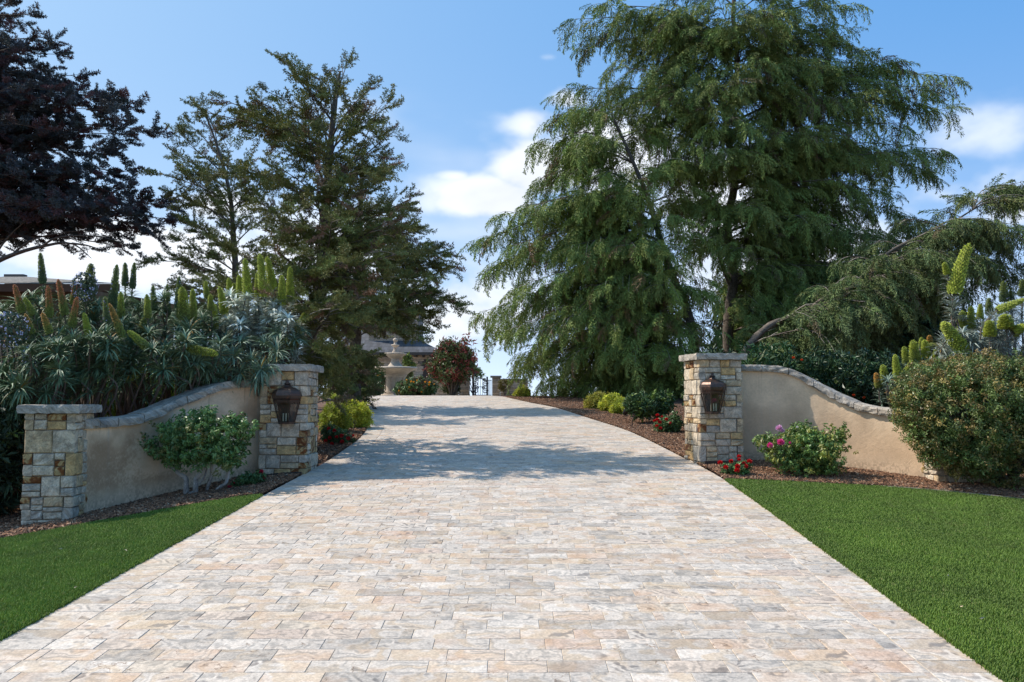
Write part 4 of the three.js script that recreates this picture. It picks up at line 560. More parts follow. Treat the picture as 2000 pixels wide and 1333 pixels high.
// ---------------------------------------------------------------- shrubs and flowers
function shrub(o) {
  const r = rng(o.seed), base = o.base, t = thing(o.name, o.label, o.category || 'shrub', base, 0, o.group), L = p => p.clone().sub(base), mats = [], cols = [], stems = [];
  const blobs = o.blobs.map(b => { const c = at(b[0], b[1], b[4]), k = b[4] / FPX; return { c, rx: b[2] * k, ry: b[3] * k, rz: (b[5] || b[2]) * k }; });
  const vol = blobs.map(b => b.rx * b.ry * b.rz), tot = vol.reduce((a, b) => a + b, 0);
  blobs.forEach((b, i) => {
    const n = Math.round(o.n * Math.pow(vol[i] / tot, 0.8) / blobs.reduce((a, q, k) => a + Math.pow(vol[k] / tot, 0.8), 0));
    for (let k = 0; k < n; k++) {
      const d = rdir(r), lump = 0.78 + 0.5 * noise(d.x * 2.3 + i * 7, d.y * 2.3, d.z * 2.3 + o.seed), q = Math.pow(lerp(o.inner ?? 0.12, 1, r()), 0.42) * (o.airy ? lump * lump * 1.02 : lump) * (o.airy && r() < 0.12 ? 1 + 0.45 * r() : 1), p = V(b.c.x + d.x * b.rx * q, b.c.y + d.y * b.ry * q, b.c.z + d.z * b.rz * q);
      if (p.y < H(p.x, p.z) + 0.02) continue;
      const dir = d.clone().addScaledVector(rdir(r), 0.7).add(V(0, 0.35, 0)), s = lerp(0.7, 1.3, r()) * (o.size || 1); mats.push(new THREE.Matrix4().compose(L(p), frame(dir, r() * 6.28, r), V(s, s, s)));
      const tip = r() < (o.accent || 0) * (q > 0.8 ? 1.5 : 0.4), c = tip ? o.accentColor : o.color, kk = 0.68 + 0.64 * r(); cols.push(lin(c[0] * kk, c[1] * kk * (0.92 + 0.16 * r()), c[2] * kk));
    }
    if (o.stems !== false) for (let k = 0; k < (o.stemsPer || 3); k++) { const e = b.c.clone().add(V((r() - 0.5) * b.rx, (r() - 0.2) * b.ry * 0.8, (r() - 0.5) * b.rz)), s0 = base.clone().add(V((r() - 0.5) * 0.12, -0.03, (r() - 0.5) * 0.12)); stems.push(tube([s0, s0.clone().lerp(e, 0.5).add(V((r() - 0.5) * 0.1, 0.04, (r() - 0.5) * 0.1)), e].map(L), o.stemR || 0.012, 0.004, 5, 6)); }
  });
  if (stems.length) part('stems', merged(stems), brownTwig, t);
  copies('foliage', o.leaf, o.mat, mats, t, cols); return t;
}
const petalBall = (seed, n, cup) => { const r = rng(seed), list = []; for (let i = 0; i < n; i++) { const f = i / n, el = lerp(1.35, -0.1, f), a = i * 2.4, d = V(Math.cos(a) * Math.cos(el), Math.sin(el), Math.sin(a) * Math.cos(el)); list.push([d.clone().multiplyScalar(0.18).add(V(0, -0.1, 0)), d.clone().add(V(0, 0.25, 0)).normalize(), 0.85 * (0.8 + 0.3 * r()), 0.75, V(-d.z, cup, d.x), 0.22]); } return leafSet(list); };
const bloomGeo = petalBall(5, 26, 0.1);
const petal = (c) => leafMat(c, 0.3, 0.6);
const RED = petal(lin(0.62, 0.012, 0.016)), PINK = petal(lin(0.80, 0.10, 0.36)), LILAC = petal(lin(0.78, 0.48, 0.66)), YELLOW = petal(lin(0.90, 0.52, 0.06)), WHITE = petal(lin(0.75, 0.74, 0.68)), CRIMSON = petal(lin(0.55, 0.012, 0.06));
function blooms(t, list, d, mat, seed) { const r = rng(seed); for (const [px, py, rr, dz = 0] of list) { const m = part('flower', bloomGeo, mat, t), p = at(px, py, d + dz); m.position.copy(p.sub(t.position)); m.scale.setScalar(rr * d / FPX * 1.15); m.rotation.set(0.4 + r() * 0.5, r() * 6.28, (r() - 0.5) * 0.6); } }
const gloss = leafMat(lin(1, 1, 1), 0.3, 0.42), soft = leafMat(lin(1, 1, 1), 0.4, 0.65);
const roseLeaf = leafBunch(2, 12, 0.05, 0.052, 0.032), boxLeaf = leafBunch(3, 20, 0.045, 0.034, 0.017, 0.35), broad = leafBunch(4, 9, 0.06, 0.10, 0.042, 0.2), limeLeaf = leafBunch(6, 15, 0.05, 0.055, 0.024, 0.5), bigLeaf = leafBunch(9, 9, 0.10, 0.19, 0.065, 0.3);

// multi-stemmed rose in front of the shaded wall
{
  const b = ground(372, 969), d = -b.z;
  const t = shrub({ seed: 51, name: 'rose_shrub', label: 'old multi-stemmed rose shrub with gnarled grey trunks before the shaded wall', base: b, n: 700, leaf: roseLeaf, mat: gloss, size: 0.88, airy: 1, color: [0.15, 0.26, 0.08], accent: 0.12, accentColor: [0.2, 0.2, 0.055], stems: false,
    blobs: [[318, 868, 44, 30, d], [345, 845, 36, 24, d - 0.1], [380, 848, 46, 40, d], [398, 815, 28, 16, d + 0.05], [440, 850, 46, 38, d], [470, 830, 24, 26, d + 0.1], [425, 890, 44, 26, d - 0.1], [348, 902, 24, 14, d], [365, 880, 40, 30, d - 0.15], [455, 900, 26, 20, d]] });
  const L = l => l.map(p => at(...p).sub(b)); const m = std({ color: lin(0.55, 0.53, 0.50), roughness: 0.95, map: stoneTex, bumpMap: stoneBump, bumpScale: 0.02 });
  for (const [pts, r0] of [[[[362, 973, d], [363, 950, d], [361, 934, d], [349, 926, d], [332, 908, d]], 0.034], [[[380, 974, d], [381, 950, d - 0.03], [382, 935, d], [393, 924, d], [402, 905, d]], 0.034], [[[372, 972, d - 0.06], [371, 966, d - 0.08], [376, 962, d - 0.05]], 0.03], [[[401, 966, d + 0.1], [407, 946, d + 0.1], [413, 928, d + 0.1], [412, 905, d + 0.08]], 0.024], [[[412, 968, d + 0.05], [428, 953, d + 0.08], [441, 944, d + 0.1], [446, 920, d + 0.12], [452, 900, d + 0.1]], 0.027], [[[388, 945, d], [397, 935, d + 0.02], [404, 915, d + 0.05]], 0.014]]) part('gnarled_trunk', tube(L(pts), r0, r0 * 0.62, 9, 24, 0.7), m, t);
  blooms(t, [[395, 813, 2.4], [480, 817, 2.5]], d, WHITE, 3);
}
{ const b = ground(488, 950), d = -b.z; const t = shrub({ seed: 52, name: 'rose_bush', label: 'small crimson rose at the foot of the shaded lantern pillar', base: b, n: 130, leaf: roseLeaf, mat: gloss, size: 0.8, color: [0.085, 0.165, 0.055], blobs: [[488, 938, 22, 11, d], [462, 950, 12, 7, d - 0.1], [505, 934, 12, 9, d]], group: 'red flowering bushes' }); blooms(t, [[510, 923, 5.5], [513, 936, 5.5], [449, 954, 6, -0.15], [459, 943, 3.5, -0.1], [470, 944, 3, -0.1]], d, CRIMSON, 4); }
// pink rose
{
  const b = ground(1590, 930), d = -b.z;
  const t = shrub({ seed: 53, name: 'rose_bush', label: 'leafy pink flowering rose bush before the cream stucco wall', base: b, n: 760, leaf: roseLeaf, mat: gloss, size: 0.82, airy: 1, color: [0.165, 0.265, 0.065], accent: 0.24, accentColor: [0.30, 0.31, 0.07], stemsPer: 5, stemR: 0.009, blobs: [[1536, 878, 40, 34, d], [1590, 880, 44, 38, d - 0.1], [1625, 862, 26, 26, d], [1570, 850, 36, 18, d + 0.05], [1500, 866, 26, 14, d], [1605, 905, 40, 20, d - 0.15], [1545, 905, 30, 16, d - 0.1], [1648, 845, 12, 14, d]] });
  part('stems', tube([ground(1532, 928).sub(b), at(1535, 905, d).sub(b), at(1530, 880, d).sub(b)], 0.022, 0.012, 7, 8), greyTwig, t);
  blooms(t, [[1525, 865, 8, -0.32], [1504, 871, 6.5, -0.25], [1543, 866, 3, -0.3]], d, PINK, 5); blooms(t, [[1522, 838, 8, -0.2], [1529, 843, 5, -0.22]], d, LILAC, 6); blooms(t, [[1558, 835, 3, -0.1]], d, WHITE, 7);
}
{ const b = ground(1436, 930), d = -b.z; const t = shrub({ seed: 54, name: 'rose_bush', label: 'low bright red rose cluster in front of the sunlit lantern pillar', base: b, n: 190, leaf: roseLeaf, mat: gloss, size: 0.72, color: [0.10, 0.19, 0.055], blobs: [[1432, 916, 24, 12, d], [1452, 914, 14, 10, d], [1442, 922, 22, 8, d - 0.05]], group: 'red flowering bushes' }); blooms(t, [[1407, 905, 6, -0.1], [1418, 914, 5.5, -0.15], [1428, 902, 5, -0.1], [1444, 893, 5, -0.05], [1444, 899, 4, -0.1], [1441, 912, 6, -0.18], [1440, 920, 6.5, -0.2], [1453, 906, 4.5, -0.1], [1464, 903, 6, -0.08], [1457, 912, 5, -0.14]], d, RED, 8); }
{ const b = ground(1304, 846), d = -b.z; const t = shrub({ seed: 55, name: 'rose_bush', label: 'red rose bush in the mulch behind the sunlit pillar', base: b, n: 230, leaf: roseLeaf, mat: gloss, size: 0.95, color: [0.11, 0.19, 0.06], blobs: [[1304, 830, 22, 17, d], [1318, 826, 15, 18, d], [1292, 832, 14, 12, d]], group: 'red flowering bushes' }); blooms(t, [[1284, 812, 4, -0.25], [1279, 823, 4, -0.25], [1284, 821, 4.5, -0.3], [1289, 826, 4.5, -0.3], [1290, 838, 4.5, -0.3], [1302, 820, 4, -0.3], [1283, 833, 4, -0.3], [1309, 827, 3, -0.35], [1293, 815, 3, -0.2]], d, RED, 9); }
{ const b = ground(660, 868), d = -b.z; const t = shrub({ seed: 56, name: 'rose_bush', label: 'dark red flowers growing low behind the shaded lantern pillar', base: b, n: 170, leaf: roseLeaf, mat: gloss, size: 0.85, color: [0.08, 0.15, 0.05], blobs: [[655, 850, 24, 14, d], [675, 856, 16, 10, d], [642, 846, 14, 18, d]], group: 'red flowering bushes' }); blooms(t, [[642, 838, 4, -0.2], [653, 842, 4, -0.25], [657, 855, 4, -0.3], [667, 852, 4.5, -0.3], [668, 864, 4.5, -0.3], [680, 857, 4.5, -0.25], [644, 856, 4, -0.3], [648, 868, 4, -0.3], [636, 862, 4, -0.2], [690, 852, 3, 0]], d, RED, 10); }
// clipped lime green shrubs
const LIMEC = [0.43, 0.47, 0.05];
function lime(label, px, py, rx, ry, seed, color, n, group) { const b = ground(px, py), d = -b.z + rx * 0.4 * -b.z / FPX; const bb = onGround(at(px, py, d).x, d); shrub({ seed, name: 'lime_shrub', label, base: bb, n, leaf: limeLeaf, mat: soft, size: d / 15 * 0.8, color, accent: 0.45, accentColor: [color[0] * 1.45, color[1] * 1.35, color[2] * 1.4], blobs: [[px, py - ry * 0.95, rx, ry, d], [px - rx * 0.45, py - ry * 0.7, rx * 0.6, ry * 0.7, d], [px + rx * 0.4, py - ry * 0.7, rx * 0.6, ry * 0.7, d]], group }); }
lime('rounded lime green shrub spilling onto the driveway edge behind the shaded pillar', 694, 838, 32, 28, 61, LIMEC, 620, 'lime green shrubs');
lime('taller yellow-green leafy shrub pressed against the shaded pillar', 654, 848, 28, 36, 62, [0.30, 0.36, 0.045], 520, 'lime green shrubs');
lime('bronze tinted lime shrub farthest up the mulch bed of its cluster', 1166, 801, 22, 17, 63, [0.35, 0.35, 0.05], 340, 'lime green shrubs');
lime('brightest lime shrub in the middle of the mulch bed cluster', 1196, 806, 23, 18, 64, LIMEC, 380, 'lime green shrubs');
lime('lime shrub beside the black spotlight in the mulch bed', 1214, 811, 20, 16, 65, [0.40, 0.45, 0.05], 320, 'lime green shrubs');
lime('small lime shrub at the top of the driveway under the cedar', 1020, 777, 14, 10, 66, [0.36, 0.40, 0.05], 150, 'lime green shrubs');
shrub({ seed: 67, name: 'green_shrub', label: 'dark green leafy shrub between the lime shrubs and the red roses', base: ground(1266, 818), n: 620, leaf: broad, mat: gloss, size: 0.85, color: [0.07, 0.13, 0.04], accent: 0.12, accentColor: [0.18, 0.26, 0.045], blobs: [[1258, 792, 28, 24, 16.6], [1290, 790, 24, 26, 16.8], [1235, 790, 16, 18, 16.6]] });
{ // strap-leaved plants at the driveway edge
  const strap = (() => { const r = rng(71), list = []; for (let i = 0; i < 34; i++) { const a = r() * 6.28, e = 0.3 + r() * 0.9, d = V(Math.cos(a) * Math.cos(e), Math.sin(e), Math.sin(a) * Math.cos(e)), m = d.clone().multiplyScalar(0.3); list.push([V(0, 0, 0), d, 0.34, 0.022, V(-d.z, 0, d.x), 0.2]); list.push([m, d.clone().add(V(0, -0.8, 0)).normalize(), 0.28, 0.02, V(-d.z, 0, d.x), 0.2]); } return leafSet(list); })();
  for (const [px, py] of [[690, 806], [704, 800], [676, 812]]) { const b = ground(px, py); const t = thing('strap_plant', 'dark strap-leaved plant at the driveway edge behind the lime shrub', 'plant', b, px, 'strap-leaved plants'); part('leaves', strap, leafMat(lin(0.028, 0.05, 0.03), 0.25, 0.5), t).scale.setScalar(0.85); }
}
// beyond the rise
{ const b = V(at(884, 760, 41).x, rise(41) - 0.03, -41); shrub({ seed: 81, name: 'red_leaved_tree', label: 'round tree with red and green leaves above the low garden wall', category: 'tree', base: b, n: 1300, leaf: bigLeaf, mat: gloss, size: 1.0, airy: 1, color: [0.13, 0.165, 0.055], accent: 0.30, accentColor: [0.30, 0.075, 0.055], stemsPer: 3, stemR: 0.05, blobs: [[884, 700, 36, 30, 41], [864, 718, 26, 24, 41], [906, 702, 20, 32, 41], [884, 726, 36, 20, 41], [874, 678, 18, 13, 41]] }); }
{ const b = V(at(928, 760, 47).x, rise(47) - 0.03, -47); shrub({ seed: 82, name: 'small_tree', label: 'small yellow-green tree seen behind the iron gate', category: 'tree', base: b, n: 260, leaf: broad, mat: soft, size: 1.5, airy: 1, color: [0.17, 0.22, 0.05], stemR: 0.03, blobs: [[911, 718, 15, 17, 47], [926, 728, 14, 10, 47], [905, 738, 11, 18, 47]] }); }
for (const [px, py, rx, ry, d, label, n, fl] of [[812, 756, 38, 17, 34, 'rose bush full of yellow flowers against the fountain', 800, [[793, 748, 2.6], [803, 746, 2.2], [808, 747, 2], [830, 747, 2.2], [839, 748, 2.8], [838, 752, 2.2], [799, 757, 2.6], [823, 766, 2], [779, 764, 1.6], [815, 744, 2], [794, 743, 2], [848, 751, 1.6]]], [718, 758, 26, 17, 33.5, 'rose bush with few yellow flowers nearest the dark conifer', 560, [[738, 734, 2], [742, 733, 1.6], [712, 770, 1.6], [703, 760, 1.4], [730, 756, 1.4]]], [740, 748, 9, 20, 35.2, 'narrow climbing rose behind the fountain pedestal', 200, []]]) {
  const b = V(at(px, 770, d).x, rise(d) - 0.02, -d), t = shrub({ seed: 83 + px, name: 'yellow_rose_bush', label, category: 'rose bush', base: b, n, leaf: roseLeaf, mat: gloss, size: 2.0, color: [0.11, 0.18, 0.055], accent: 0.12, accentColor: [0.16, 0.10, 0.05], blobs: [[px, py, rx, ry, d], [px - rx * 0.5, py + 4, rx * 0.5, ry * 0.8, d], [px + rx * 0.5, py + 3, rx * 0.5, ry * 0.8, d]] }); blooms(t, fl.map(f => [f[0], f[1], f[2], -0.75]), d, YELLOW, px);
}
{ const b = V(at(801, 770, 44).x, rise(44), -44); shrub({ seed: 91, name: 'climber', label: 'bright green climbing plant against the stone house wall', category: 'plant', base: b, n: 160, leaf: broad, mat: soft, size: 1.8, color: [0.14, 0.19, 0.03], blobs: [[794, 702, 8, 10, 44], [801, 713, 11, 5, 44], [797, 735, 8, 25, 44.3]] }); const c = V(at(880, 770, 41.8).x, rise(41.8), -41.8); shrub({ seed: 92, name: 'climber', label: 'olive green climber growing over the low garden wall', category: 'plant', base: c, n: 260, leaf: broad, mat: soft, size: 1.5, color: [0.075, 0.10, 0.035], blobs: [[884, 755, 15, 14, 41.9], [890, 742, 9, 8, 41.9], [872, 758, 8, 8, 41.9]] }); const e = V(at(985, 772, 42.2).x, rise(42.2), -42.2); shrub({ seed: 93, name: 'climber', label: 'sparse yellowing climber on the garden wall by the gate', category: 'plant', base: e, n: 60, leaf: broad, mat: soft, size: 1.3, color: [0.17, 0.14, 0.03], blobs: [[981, 752, 7, 12, 42.3], [992, 748, 8, 6, 42.3]] }); }
// big rounded shrub, dark hedge behind the wall, greenery behind the shaded wall
{ const b = ground(1968, 952), d = 9.55, t = shrub({ seed: 101, name: 'rounded_shrub', label: 'big rounded shrub with bronze tipped glossy leaves hiding the low pillar', base: b, n: 5200, leaf: boxLeaf, mat: gloss, size: 1.05, inner: 0.3, color: [0.15, 0.205, 0.055], accent: 0.24, accentColor: [0.30, 0.225, 0.07], stemsPer: 1, stemR: 0.03, blobs: [[1880, 812, 118, 100, d], [1960, 790, 110, 90, d + 0.2], [1800, 790, 52, 54, d - 0.1], [1775, 770, 30, 36, d], [1985, 850, 90, 90, d - 0.1], [1830, 745, 66, 42, d + 0.2], [1920, 730, 90, 40, d + 0.4], [2060, 800, 110, 110, d], [1830, 860, 50, 50, d - 0.2], [1900, 880, 70, 55, d - 0.2]] }); part('trunk', tube([V(0, -0.05, 0), V(-0.05, 0.1, 0.05), V(-0.25, 0.3, 0.05), V(-0.3, 0.6, 0)], 0.05, 0.025, 8, 12, 0.4), bark, t); }
for (const [px, d, rx, ry, label, seed, col] of [[1500, 13.6, 80, 68, 'glossy dark green hedge shrub rising just behind the sunlit pillar', 111, [0.05, 0.11, 0.034]], [1620, 13.8, 86, 60, 'dark hedge shrub dotted with orange flowers behind the stucco wall', 112, [0.046, 0.095, 0.034]], [1730, 14, 80, 54, 'dark hedge shrub under the leaning cedar beside the low echium', 113, [0.04, 0.085, 0.036]], [1400, 14.6, 60, 60, 'dark hedge shrub behind the slender cedar trunk', 114, [0.05, 0.10, 0.036]]]) {
  const b = onGround((px - 1000) / FPX * d, d), t = shrub({ seed, name: 'hedge_shrub', label, base: b, n: 1100, leaf: broad, mat: gloss, size: 0.95, color: col, accent: 0.05, accentColor: [0.09, 0.13, 0.03], blobs: [[px, 745, rx, ry, d], [px - rx * 0.5, 770, rx * 0.7, ry * 0.8, d], [px + rx * 0.5, 772, rx * 0.7, ry * 0.8, d + 0.2]], group: 'hedge behind the stucco wall' });
  if (seed === 112) blooms(t, [[1550, 700, 3.5, -0.7], [1566, 704, 3, -0.7], [1668, 773, 3, -0.8], [1688, 777, 3, -0.8]], d, petal(lin(0.7, 0.12, 0.02)), 12);
}
for (const [px, py, d, rx, ry, label, seed] of [[1530, 615, 30, 120, 110, 'dark broadleaf evergreen seen through the cedar trunks', 131], [1690, 630, 29, 140, 130, 'dark broadleaf evergreen behind the leaning cedar', 132], [1820, 690, 27, 110, 90, 'dark broadleaf evergreen behind the tall silvery echium', 133]])
  shrub({ seed, name: 'evergreen_tree', label, category: 'tree', group: 'dark evergreens behind the cedars', base: onGround((px - 1000) / FPX * d, d), n: 2800, leaf: bigLeaf, mat: gloss, size: 1.15, color: [0.06, 0.10, 0.045], stemR: 0.07, blobs: [[px, py, rx, ry, d], [px - rx * 0.5, py + 50, rx * 0.7, ry * 0.7, d + 0.5], [px + rx * 0.5, py + 50, rx * 0.7, ry * 0.7, d - 0.5], [px, py - ry * 0.5, rx * 0.6, ry * 0.5, d]] });
for (const [px, py, d, rx, ry, label, seed, col] of [[250, 760, 11.4, 90, 46, 'bright sunlit green shrub glimpsed between the echium stems', 121, [0.20, 0.32, 0.05]], [360, 740, 11.8, 70, 50, 'green shrub behind the highest part of the shaded wall', 122, [0.11, 0.19, 0.045]], [120, 720, 11.4, 90, 60, 'dark green shrub behind the low shaded pillar', 123, [0.08, 0.14, 0.045]], [470, 720, 12.6, 80, 70, 'deep green shrub under the tall olive conifer', 124, [0.065, 0.11, 0.04]], [-50, 880, 8.6, 85, 140, 'shadowy shrub beside the low shaded pillar', 125, [0.04, 0.07, 0.032]], [-60, 760, 10.4, 120, 120, 'large dark shrub beyond the end of the shaded wall', 126, [0.055, 0.09, 0.045]], [-560, 440, 6.2, 62, 80, 'tall round-headed shrub at the lawn edge shading a patch of grass', 127, [0.08, 0.14, 0.045]]])
  shrub({ seed, name: 'green_shrub', label, base: onGround((px - 1000) / FPX * d, d), n: 800, leaf: broad, mat: soft, size: 0.9, color: col, accent: 0.1, accentColor: [0.13, 0.17, 0.03], blobs: [[px, py, rx, ry, d], [px - rx * 0.5, py + 20, rx * 0.6, ry * 0.8, d], [px + rx * 0.5, py + 20, rx * 0.6, ry * 0.8, d + 0.2]] });

// ---------------------------------------------------------------- echiums: tall cone flower spikes over silver-green leaves
{
  const spikeGeo = (seed, low, high, open, bend) => { // unit length along y
    const r = rng(seed), P = [], C = [], N = 330; const prof = t => 0.108 * (0.72 + 0.28 * smooth(0, 0.14, t)) * lerp(1, 0.5, Math.pow(t, 1.25)) * (1 - Math.pow(smooth(0.86, 1, t), 1.5) * 0.8);
    const bx = t => bend * t * t; const push = (p, c) => { P.push(p.x, p.y, p.z); C.push(...c); };
    const colAt = t => { const k = smooth(0.2, 0.7, t + (r() - 0.5) * 0.3), b = 0.7 + 0.6 * r(); return low.map((v, i) => lerp(v, high[i], k) * b); };
    const seg = 9, rows = 10; for (let j = 0; j < rows; j++) for (let i = 0; i < seg; i++) { const q = (jj, ii) => { const t = jj / rows, a = ii / seg * 6.2832, w = prof(t) * 0.8; return V(Math.cos(a) * w + bx(t), t, Math.sin(a) * w); }; const c = low.map(v => v * 0.6); for (const p of [q(j, i), q(j + 1, i), q(j + 1, i + 1), q(j, i), q(j + 1, i + 1), q(j, i + 1)]) push(p, c); }
    for (let k = 0; k < N; k++) { const t = Math.pow((k + 0.5) / N, 1.12), a = k * 2.39996, w = prof(t), o = V(Math.cos(a) * w + bx(t), t, Math.sin(a) * w), d = V(Math.cos(a), 0.55, Math.sin(a)).normalize(), s = 0.026 * (1 - 0.4 * t) * (0.65 + 0.7 * r()), u = V(-Math.sin(a), 0, Math.cos(a)), v = d.clone().cross(u), c = r() < open ? [0.45, 0.42, 0.72] : colAt(t);
      const tip = o.clone().addScaledVector(d, s * (1.2 + 1.2 * r())), b = [u, v, u.clone().negate(), v.clone().negate()].map(x => o.clone().addScaledVector(x, s)); for (let i = 0; i < 4; i++) { push(b[i], c); push(b[(i + 1) % 4], c); push(tip, c); } }
    return flat(geom(P, null, null, C));
  };
  const LIME = [0.32, 0.37, 0.045], OLIVE = [0.19, 0.23, 0.045], DARK = [0.085, 0.125, 0.05], RUST = [0.42, 0.15, 0.055];
  const kinds = { l: spikeGeo(1, LIME, LIME, 0, 0), b: spikeGeo(2, LIME, LIME, 0, 0.1), o: spikeGeo(3, OLIVE, LIME, 0, 0.03), d: spikeGeo(4, DARK, OLIVE, 0.02, 0), r: spikeGeo(5, OLIVE, RUST, 0, 0.03), y: spikeGeo(6, OLIVE, [0.46, 0.24, 0.05], 0, 0.04) };
  const spikeMat = new THREE.MeshPhysicalMaterial({ color: lin(1, 1, 1), vertexColors: true, roughness: 0.75, side: THREE.DoubleSide });
  const pom = (() => { const r = rng(12), P = [], C = []; for (let k = 0; k < 420; k++) { const d = rdir(r); d.y *= 1.0; const o = d.clone().multiplyScalar(0.86 + 0.1 * r()), u = V(-d.z, 0.1, d.x).normalize(), v = d.clone().cross(u), w = r() < 0.30, s = w ? 0.06 : 0.10, c = w ? [0.52, 0.49, 0.68] : [0.075, 0.10, 0.055], tip = o.clone().addScaledVector(d, w ? 0.16 : 0.1), b = [u, v, u.clone().negate(), v.clone().negate()].map(x => o.clone().addScaledVector(x, s).addScaledVector(d, w ? 0.1 : 0)); for (let i = 0; i < 4; i++) for (const p of [b[i], b[(i + 1) % 4], tip]) { P.push(p.x, p.y, p.z); C.push(...c); } } return flat(geom(P, null, null, C)); })();
  const blade = (() => { const P = [], n = 4; const q = t => [V(t, 0.10 * Math.sin(t * 1.9) - 0.34 * t * t, 0), 0.075 * Math.pow(Math.sin(Math.PI * Math.min(0.98, 0.12 + 0.86 * t)), 0.8)]; for (let i = 0; i < n; i++) { const [a, w] = q(i / n), [b, x] = q((i + 1) / n); const al = V(a.x, a.y + w * 0.25, w), ar = V(a.x, a.y + w * 0.25, -w), bl = V(b.x, b.y + x * 0.25, x), br = V(b.x, b.y + x * 0.25, -x); for (const p of [a, al, bl, a, bl, b, a, b, br, a, br, ar]) P.push(p.x, p.y, p.z); } return flat(geom(P)); })();
  const leafM = leafMat(lin(1, 1, 1), 0.22, 0.55), wood = std({ color: lin(0.15, 0.115, 0.09), roughness: 1 });
  function echium(o) {
    const r = rng(o.seed), base = o.base, t = thing('echium', o.label, 'flowering plant', base, 0, 'echium plants'), mats = [], cols = [], L = p => p.clone().sub(base);
    const leaves = (p, axis, n, len, lay) => { for (let k = 0; k < n; k++) { const a = r() * 6.28, u = V(1, 0, 0).addScaledVector(axis, -axis.x).normalize(), v = axis.clone().cross(u), d = u.multiplyScalar(Math.cos(a)).addScaledVector(v, Math.sin(a)).addScaledVector(axis, lay + (r() - 0.5) * 0.5); const s = len * lerp(0.7, 1.25, r()); mats.push(new THREE.Matrix4().compose(L(p.clone().addScaledVector(axis, (r() - 0.5) * 0.05)), frame(d, (r() - 0.5) * 0.7, r), V(s, s, s * (o.leafWide || 0.58)))); const c = o.leaf, b = 0.65 + 0.7 * r(); cols.push(r() < 0.015 ? lin(0.35, 0.20, 0.03) : lin(c[0] * b, c[1] * b, c[2] * b)); } };
    const stem = (b, dir, r0, leafy, len) => { // woody below, leafy towards the flower
      const s0 = base.clone().add(V((r() - 0.5) * 0.3, -0.05, (r() - 0.5) * 0.25)), low = b.clone().addScaledVector(dir, -leafy), m = s0.clone().lerp(low, 0.55).add(V((r() - 0.5) * 0.15, 0.05, (r() - 0.5) * 0.15)); part('stem', tube([s0, m, low, b].map(L), r0, 0.009, 6, 12, 0.4), wood, t);
      const n = Math.round(leafy / 0.030); for (let k = 0; k < n; k++) { const f = k / n, p = low.clone().lerp(b, f); leaves(p, dir, o.dense || (f < 0.3 ? 9 : 7), len * (1 - 0.45 * f), 0.25 + 0.5 * f); } };
    for (const [bx, by, tx, ty, w, kind, dd = 0] of o.spikes) {
      const d = o.d + dd, b = at(bx, by, d), tip = at(tx, ty, d - 0.02), dir = tip.clone().sub(b), len = dir.length(); dir.normalize();
      const m = part('flower_spike', kinds[kind], spikeMat, t); m.position.copy(L(b)); m.quaternion.setFromUnitVectors(UPV, dir); m.rotateY(r() * 6.28); const wid = w * d / FPX / 0.225; m.scale.set(wid, len, wid);
      const sd = dir.clone().lerp(UPV, 0.4).normalize(); stem(b, sd, 0.02, o.leafy, o.len);
    }
    for (const [px, py, dd = 0, tx = 0, ty = 1, tz = 0.5] of o.tufts || []) { const p = at(px, py, o.d + dd), ax = V(tx, ty, tz).normalize(); stem(p, ax, 0.016, o.leafy * 0.6, o.len); leaves(p, ax, 46, o.len * lerp(0.75, 1.15, r()), 0.3 + 0.5 * r()); }
    for (const [px, py, rr, dd = 0] of o.poms || []) { const m = part('flower_cluster', pom, spikeMat, t); const s = rr * (o.d + dd) / FPX; m.position.copy(L(at(px, py, o.d + dd))); m.scale.set(s, s * 1.2, s); m.userData.label = 'round cluster of small violet flowers'; stem(at(px, py + rr, o.d + dd), V(0, 0.9, 0.3).normalize(), 0.016, 0.2, o.len); }
    copies('foliage', blade, leafM, mats, t, cols); return t;
  }
  const SILVER = [0.66, 0.71, 0.62], DEEP = [0.15, 0.225, 0.115];
  const bs = (px, d) => onGround((px - 1000) / FPX * d, d), F = (x, y, n, w, h, seed, dd = 0) => { const r = rng(seed), l = []; for (let i = 0; i < n; i++) l.push([x + (r() - 0.5) * w, y + (r() - 0.5) * h, dd + (r() - 0.5) * 0.7, (r() - 0.5) * 0.9, 0.7 + 0.3 * r(), 0.3 + 0.5 * r()]); return l; };
  echium({ seed: 1, label: 'echium with rust tipped spikes and violet clusters above the low shaded pillar', d: 9.0, base: bs(40, 9.4), leaf: DEEP, len: 0.2, leafy: 0.28, spikes: [[42, 612, 29, 556, 13, 'r'], [66, 616, 47, 582, 12, 'o'], [64, 652, 48, 613, 10, 'y', -0.2], [97, 652, 83, 611, 13, 'y', -0.2], [96, 620, 95, 558, 13, 'r', 0.2], [83, 554, 78, 494, 13, 'd', 0.9]], poms: [[22, 645, 30, -0.3], [65, 697, 19, -0.3]], tufts: [...F(60, 700, 14, 120, 80, 2, -0.2), ...F(40, 620, 8, 100, 80, 3, 0.3), ...F(90, 740, 8, 150, 50, 31, -0.1), [30, 800, -0.4, -0.3, 0.3, 1], [5, 770, -0.4, -0.4, 0.4, 1], [40, 760, -0.5, 0, 0.4, 1], [15, 830, -0.4, -0.2, 0.2, 1], [18, 945, -0.3, 0, 0.6, 0.8], [0, 880, -0.2, -0.3, 0.4, 0.8], [90, 770, -0.3, 0.2, 0.5, 0.9], [-20, 720, 0, -0.3, 0.6, 0.7]] });
